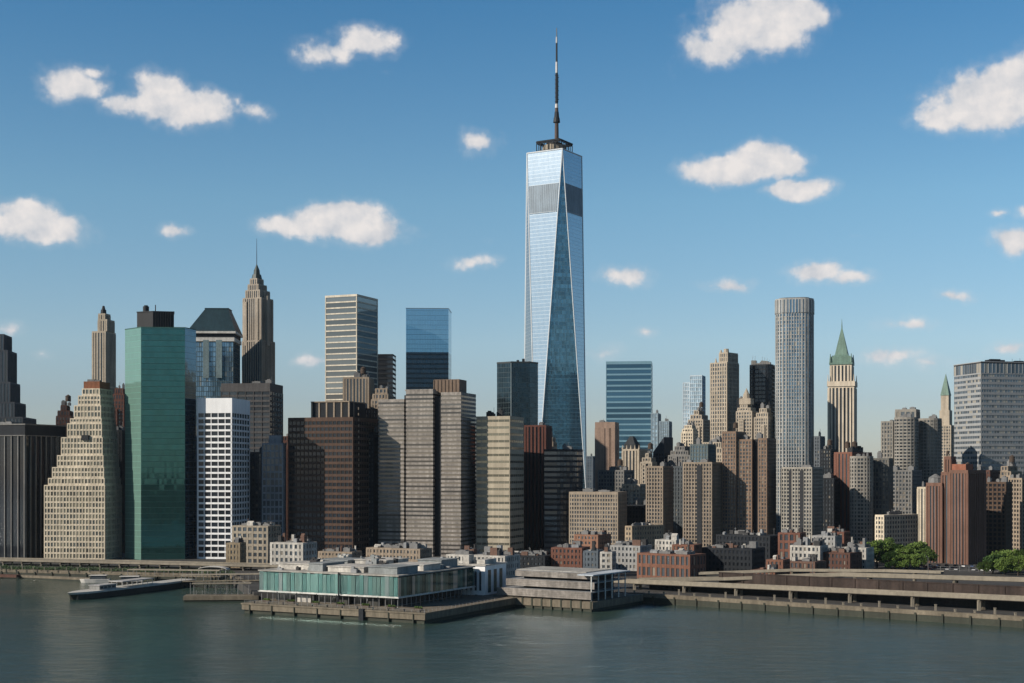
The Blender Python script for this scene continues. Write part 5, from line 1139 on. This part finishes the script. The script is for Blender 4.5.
def tree(px, py, D, k, i, label, group):
    x = (px - 512) / F * D; z = GROUND
    top = CZ + (HOR - py) / F * D - GROUND; sc = top / 10.4
    r = empty('park_tree', (x, D, z), i * 1.7); r.scale = (sc * k, sc * k, sc); tag(r, label, 'tree', group)
    c = bpy.data.objects.new('crown', CM[i % 4]); COL.objects.link(c); c.parent = r; c.location = (0, 0, 6.0)
    t = bpy.data.objects.new('trunk', TM); COL.objects.link(t); t.parent = r
ti = 0
for lb, lst in (('leafy green park tree in the clump left of the big red-brown brick tower', [(877, 541, 800), (886, 537, 806), (896, 544, 798), (907, 546, 792), (917, 542, 800), (924, 546, 795), (890, 551, 780), (902, 553, 778), (915, 554, 776)]),
                ('leafy green tree in the clump at the right edge beside the highway', [(984, 560, 752), (993, 554, 758), (1001, 551, 762), (1010, 550, 766), (1019, 549, 760), (1029, 550, 764), (1005, 557, 745), (1018, 556, 742), (1042, 552, 760)])):
    for px, py, D in lst:
        tree(px, py, D, 1.05, ti, lb, lb.replace('leafy green ', '').replace('park tree', 'trees').replace('tree in', 'trees in')); ti += 1
# planted edge under the left coastal road
rg = random.Random(11); m = MB()
for i in range(9000):
    t = rg.random(); base = Vector((-330, 801)).lerp(Vector((-150, 752)), t); 
    if rg.random() < .25 and t > .55: continue
    p = Vector((base.x + rg.gauss(0, 1), base.y + rg.gauss(0, 1.6), 4.2 + abs(rg.gauss(0, .8)) + (math.sin(t * 60) + 1) * .25)); s = rg.uniform(.2, .45)
    u = Vector((rg.gauss(0, 1), rg.gauss(0, 1), rg.gauss(0, .6))).normalized(); v = u.orthogonal().normalized() * s; u = u * s
    m.add([tuple(p - u), tuple(p + v * .7), tuple(p + u), tuple(p - v * .7)], [(0, 1, 2, 3)])
tag(m.build('hedge', leafmat('leaf dark', (.05, .085, .03))), 'dark green scrub growing along the left quay under the coastal road', 'shrubs', kind='stuff')
for i in range(26):
    p = Vector((-320, 797.5)).lerp(Vector((-152, 751)), i / 25)
    m = MB(); m.box(-.2, .2, -.2, .2, 0, 1.9); m.box(-.28, .28, -.28, .28, 1.9, 2.1); o = m.build('fence_post', pale); o.location = (p.x, p.y - 4, 4.0)
    tag(o, 'short pale post on the left quay in front of the scrub', 'post', 'posts along the left quay')
# lamp posts on highways
def lamp(x, y, z, rot, label, grp):
    root = empty('street_lamp', (x, y, z), rot); tag(root, label, 'street lamp', grp)
    m = MB(); m.bar((0, 0, 0), (0, 0, 8.5), .11, n=6); m.bar((0, 0, 8.5), (1.8, 0, 9.0), .08, n=5); m.build('pole', M_metal, root)
    m = MB(); m.box(1.6, 2.5, -.18, .18, 8.9, 9.1); m.build('lamp_head', M_metal, root)
for i in range(6, len(UL), 4):
    p, z, n = UL[i]; q = p + n * 5.6; lamp(q.x, q.y, z, math.atan2(-n.y, -n.x), 'thin grey street lamp on the far side of the upper highway', 'lamps along the upper highway')

# car park between the upper highway and the red-brown tower
rg = random.Random(5); tones = [('white', (.7, .7, .7)), ('silver', (.45, .46, .48)), ('black', (.03, .03, .03)), ('grey', (.18, .18, .19)), ('red', (.35, .04, .03)), ('blue', (.05, .09, .2))]
protos = {}
for row, (D0, n) in enumerate(((792, 26), (806, 24), (822, 22))):
    for i in range(n):
        if rg.random() < .15: continue
        c_ = rg.choice(tones); x = 222 + i * 4.4 + row * 2; y = D0 - i * 1.6
        key = c_[0]
        if key not in protos:
            vehicle(x, y, GROUND + .01, R(62), c_, c_[0] + ' car parked in the lot between upper highway and right-hand towers', 0)
            protos[key] = [o for o in COL.objects if o.name.startswith('car') and o.type == 'EMPTY'][-1]
            r = max((o for o in COL.objects if o.get('label', '').startswith(c_[0] + ' car parked')), key=lambda o: o.name); protos[key] = r; r['group'] = 'parked ' + key + ' cars in the lot'
        else:
            src = protos[key]; r = src.copy(); COL.objects.link(r); r.location = (x, y, GROUND + .01)
            for ch in src.children:
                c2 = ch.copy(); COL.objects.link(c2); c2.parent = r
# railing along the lot
r = empty('fence', (200, 790, GROUND), math.atan2(-42, 120)); tag(r, 'long grey railing along the car park behind the upper highway', 'fence')
for i in range(28):
    m = MB(); m.box(-.12 + i * 5, .12 + i * 5, -.12, .12, 0, 2.8); m.build('post', M_metal, r)
    m = MB(); [m.box(.1 + i * 5, 4.9 + i * 5, -.05, .05, z, z + .16) for z in (.3, 1.3, 2.5)]; m.build('rail', M_metal, r)
# the air
m = MB(); m.box(-6600, 6600, -6600, 7600, -4, 640)
o = m.build('haze', None); o.data.materials.clear(); tag(o, kind='stuff')
hm = bpy.data.materials.new('haze air'); hm.use_nodes = True; nt = hm.node_tree; nt.nodes.clear()
ho = nt.nodes.new('ShaderNodeOutputMaterial'); pv = nt.nodes.new('ShaderNodeVolumePrincipled'); pv.inputs['Density'].default_value = .000014
pv.inputs['Color'].default_value = (.72, .86, 1.0, 1); pv.inputs['Anisotropy'].default_value = .1
nt.links.new(pv.outputs[0], ho.inputs['Volume']); o.data.materials.append(hm)

# slim lamps on the pavilion pier
for i in range(9):
    t = 4 + i * 10; x = PC[0] - U[0] * t + V_[0] * 3.2; y = PC[1] - U[1] * t + V_[1] * 3.2
    root = empty('deck_lamp', (x, y, 4.3), i); tag(root, 'slim dark lamp post near the front rail of the pavilion pier', 'lamp', 'lamps on the pavilion pier')
    m = MB(); m.bar((0, 0, 0), (0, 0, 4.6), .09, n=6); m.build('pole', M_dark, root)
    m = MB(); m.cone((0, 0), 4.6, 5.0, .3, .12, 8); m.build('lamp_head', M_dark, root)
for i in range(7):
    t = 8 + i * 12.5; x = PC[0] - U[0] * t + V_[0] * 8; y = PC[1] - U[1] * t + V_[1] * 8
    root = empty('planter', (x, y, 4.3), -RA); tag(root, 'low timber planter with clipped greenery on the pavilion pier deck', 'planter', 'planters on the pavilion pier')
    m = MB(); m.box(-1.8, 1.8, -.7, .7, 0, .8); m.build('box', M_tank, root)
    m = MB()
    for k in range(90):
        p = Vector((rg.uniform(-1.7, 1.7), rg.uniform(-.6, .6), rg.uniform(.8, 1.5))); u = Vector((rg.gauss(0, 1), rg.gauss(0, 1), rg.gauss(0, 1))).normalized(); v = u.orthogonal().normalized() * .25; u = u * .25
        m.add([tuple(p - u), tuple(p + v), tuple(p + u), tuple(p - v)], [(0, 1, 2, 3)])
    m.build('foliage', LM[1], root)

for i in range(12):
    t = 3 + i * 7.4; x = PC[0] - U[0] * t + V_[0] * 1.5; y = PC[1] - U[1] * t + V_[1] * 1.5
    m = MB(); m.cone((0, 0), 0, .7, .32, .24, 10); m.cone((0, 0), .7, .95, .42, .38, 10); o = m.build('mooring_bollard', M_dark); o.location = (x, y, 4.3)
    tag(o, 'squat black mooring bollard just behind the front rail of the pavilion pier', 'bollard', 'mooring bollards on the pavilion pier')
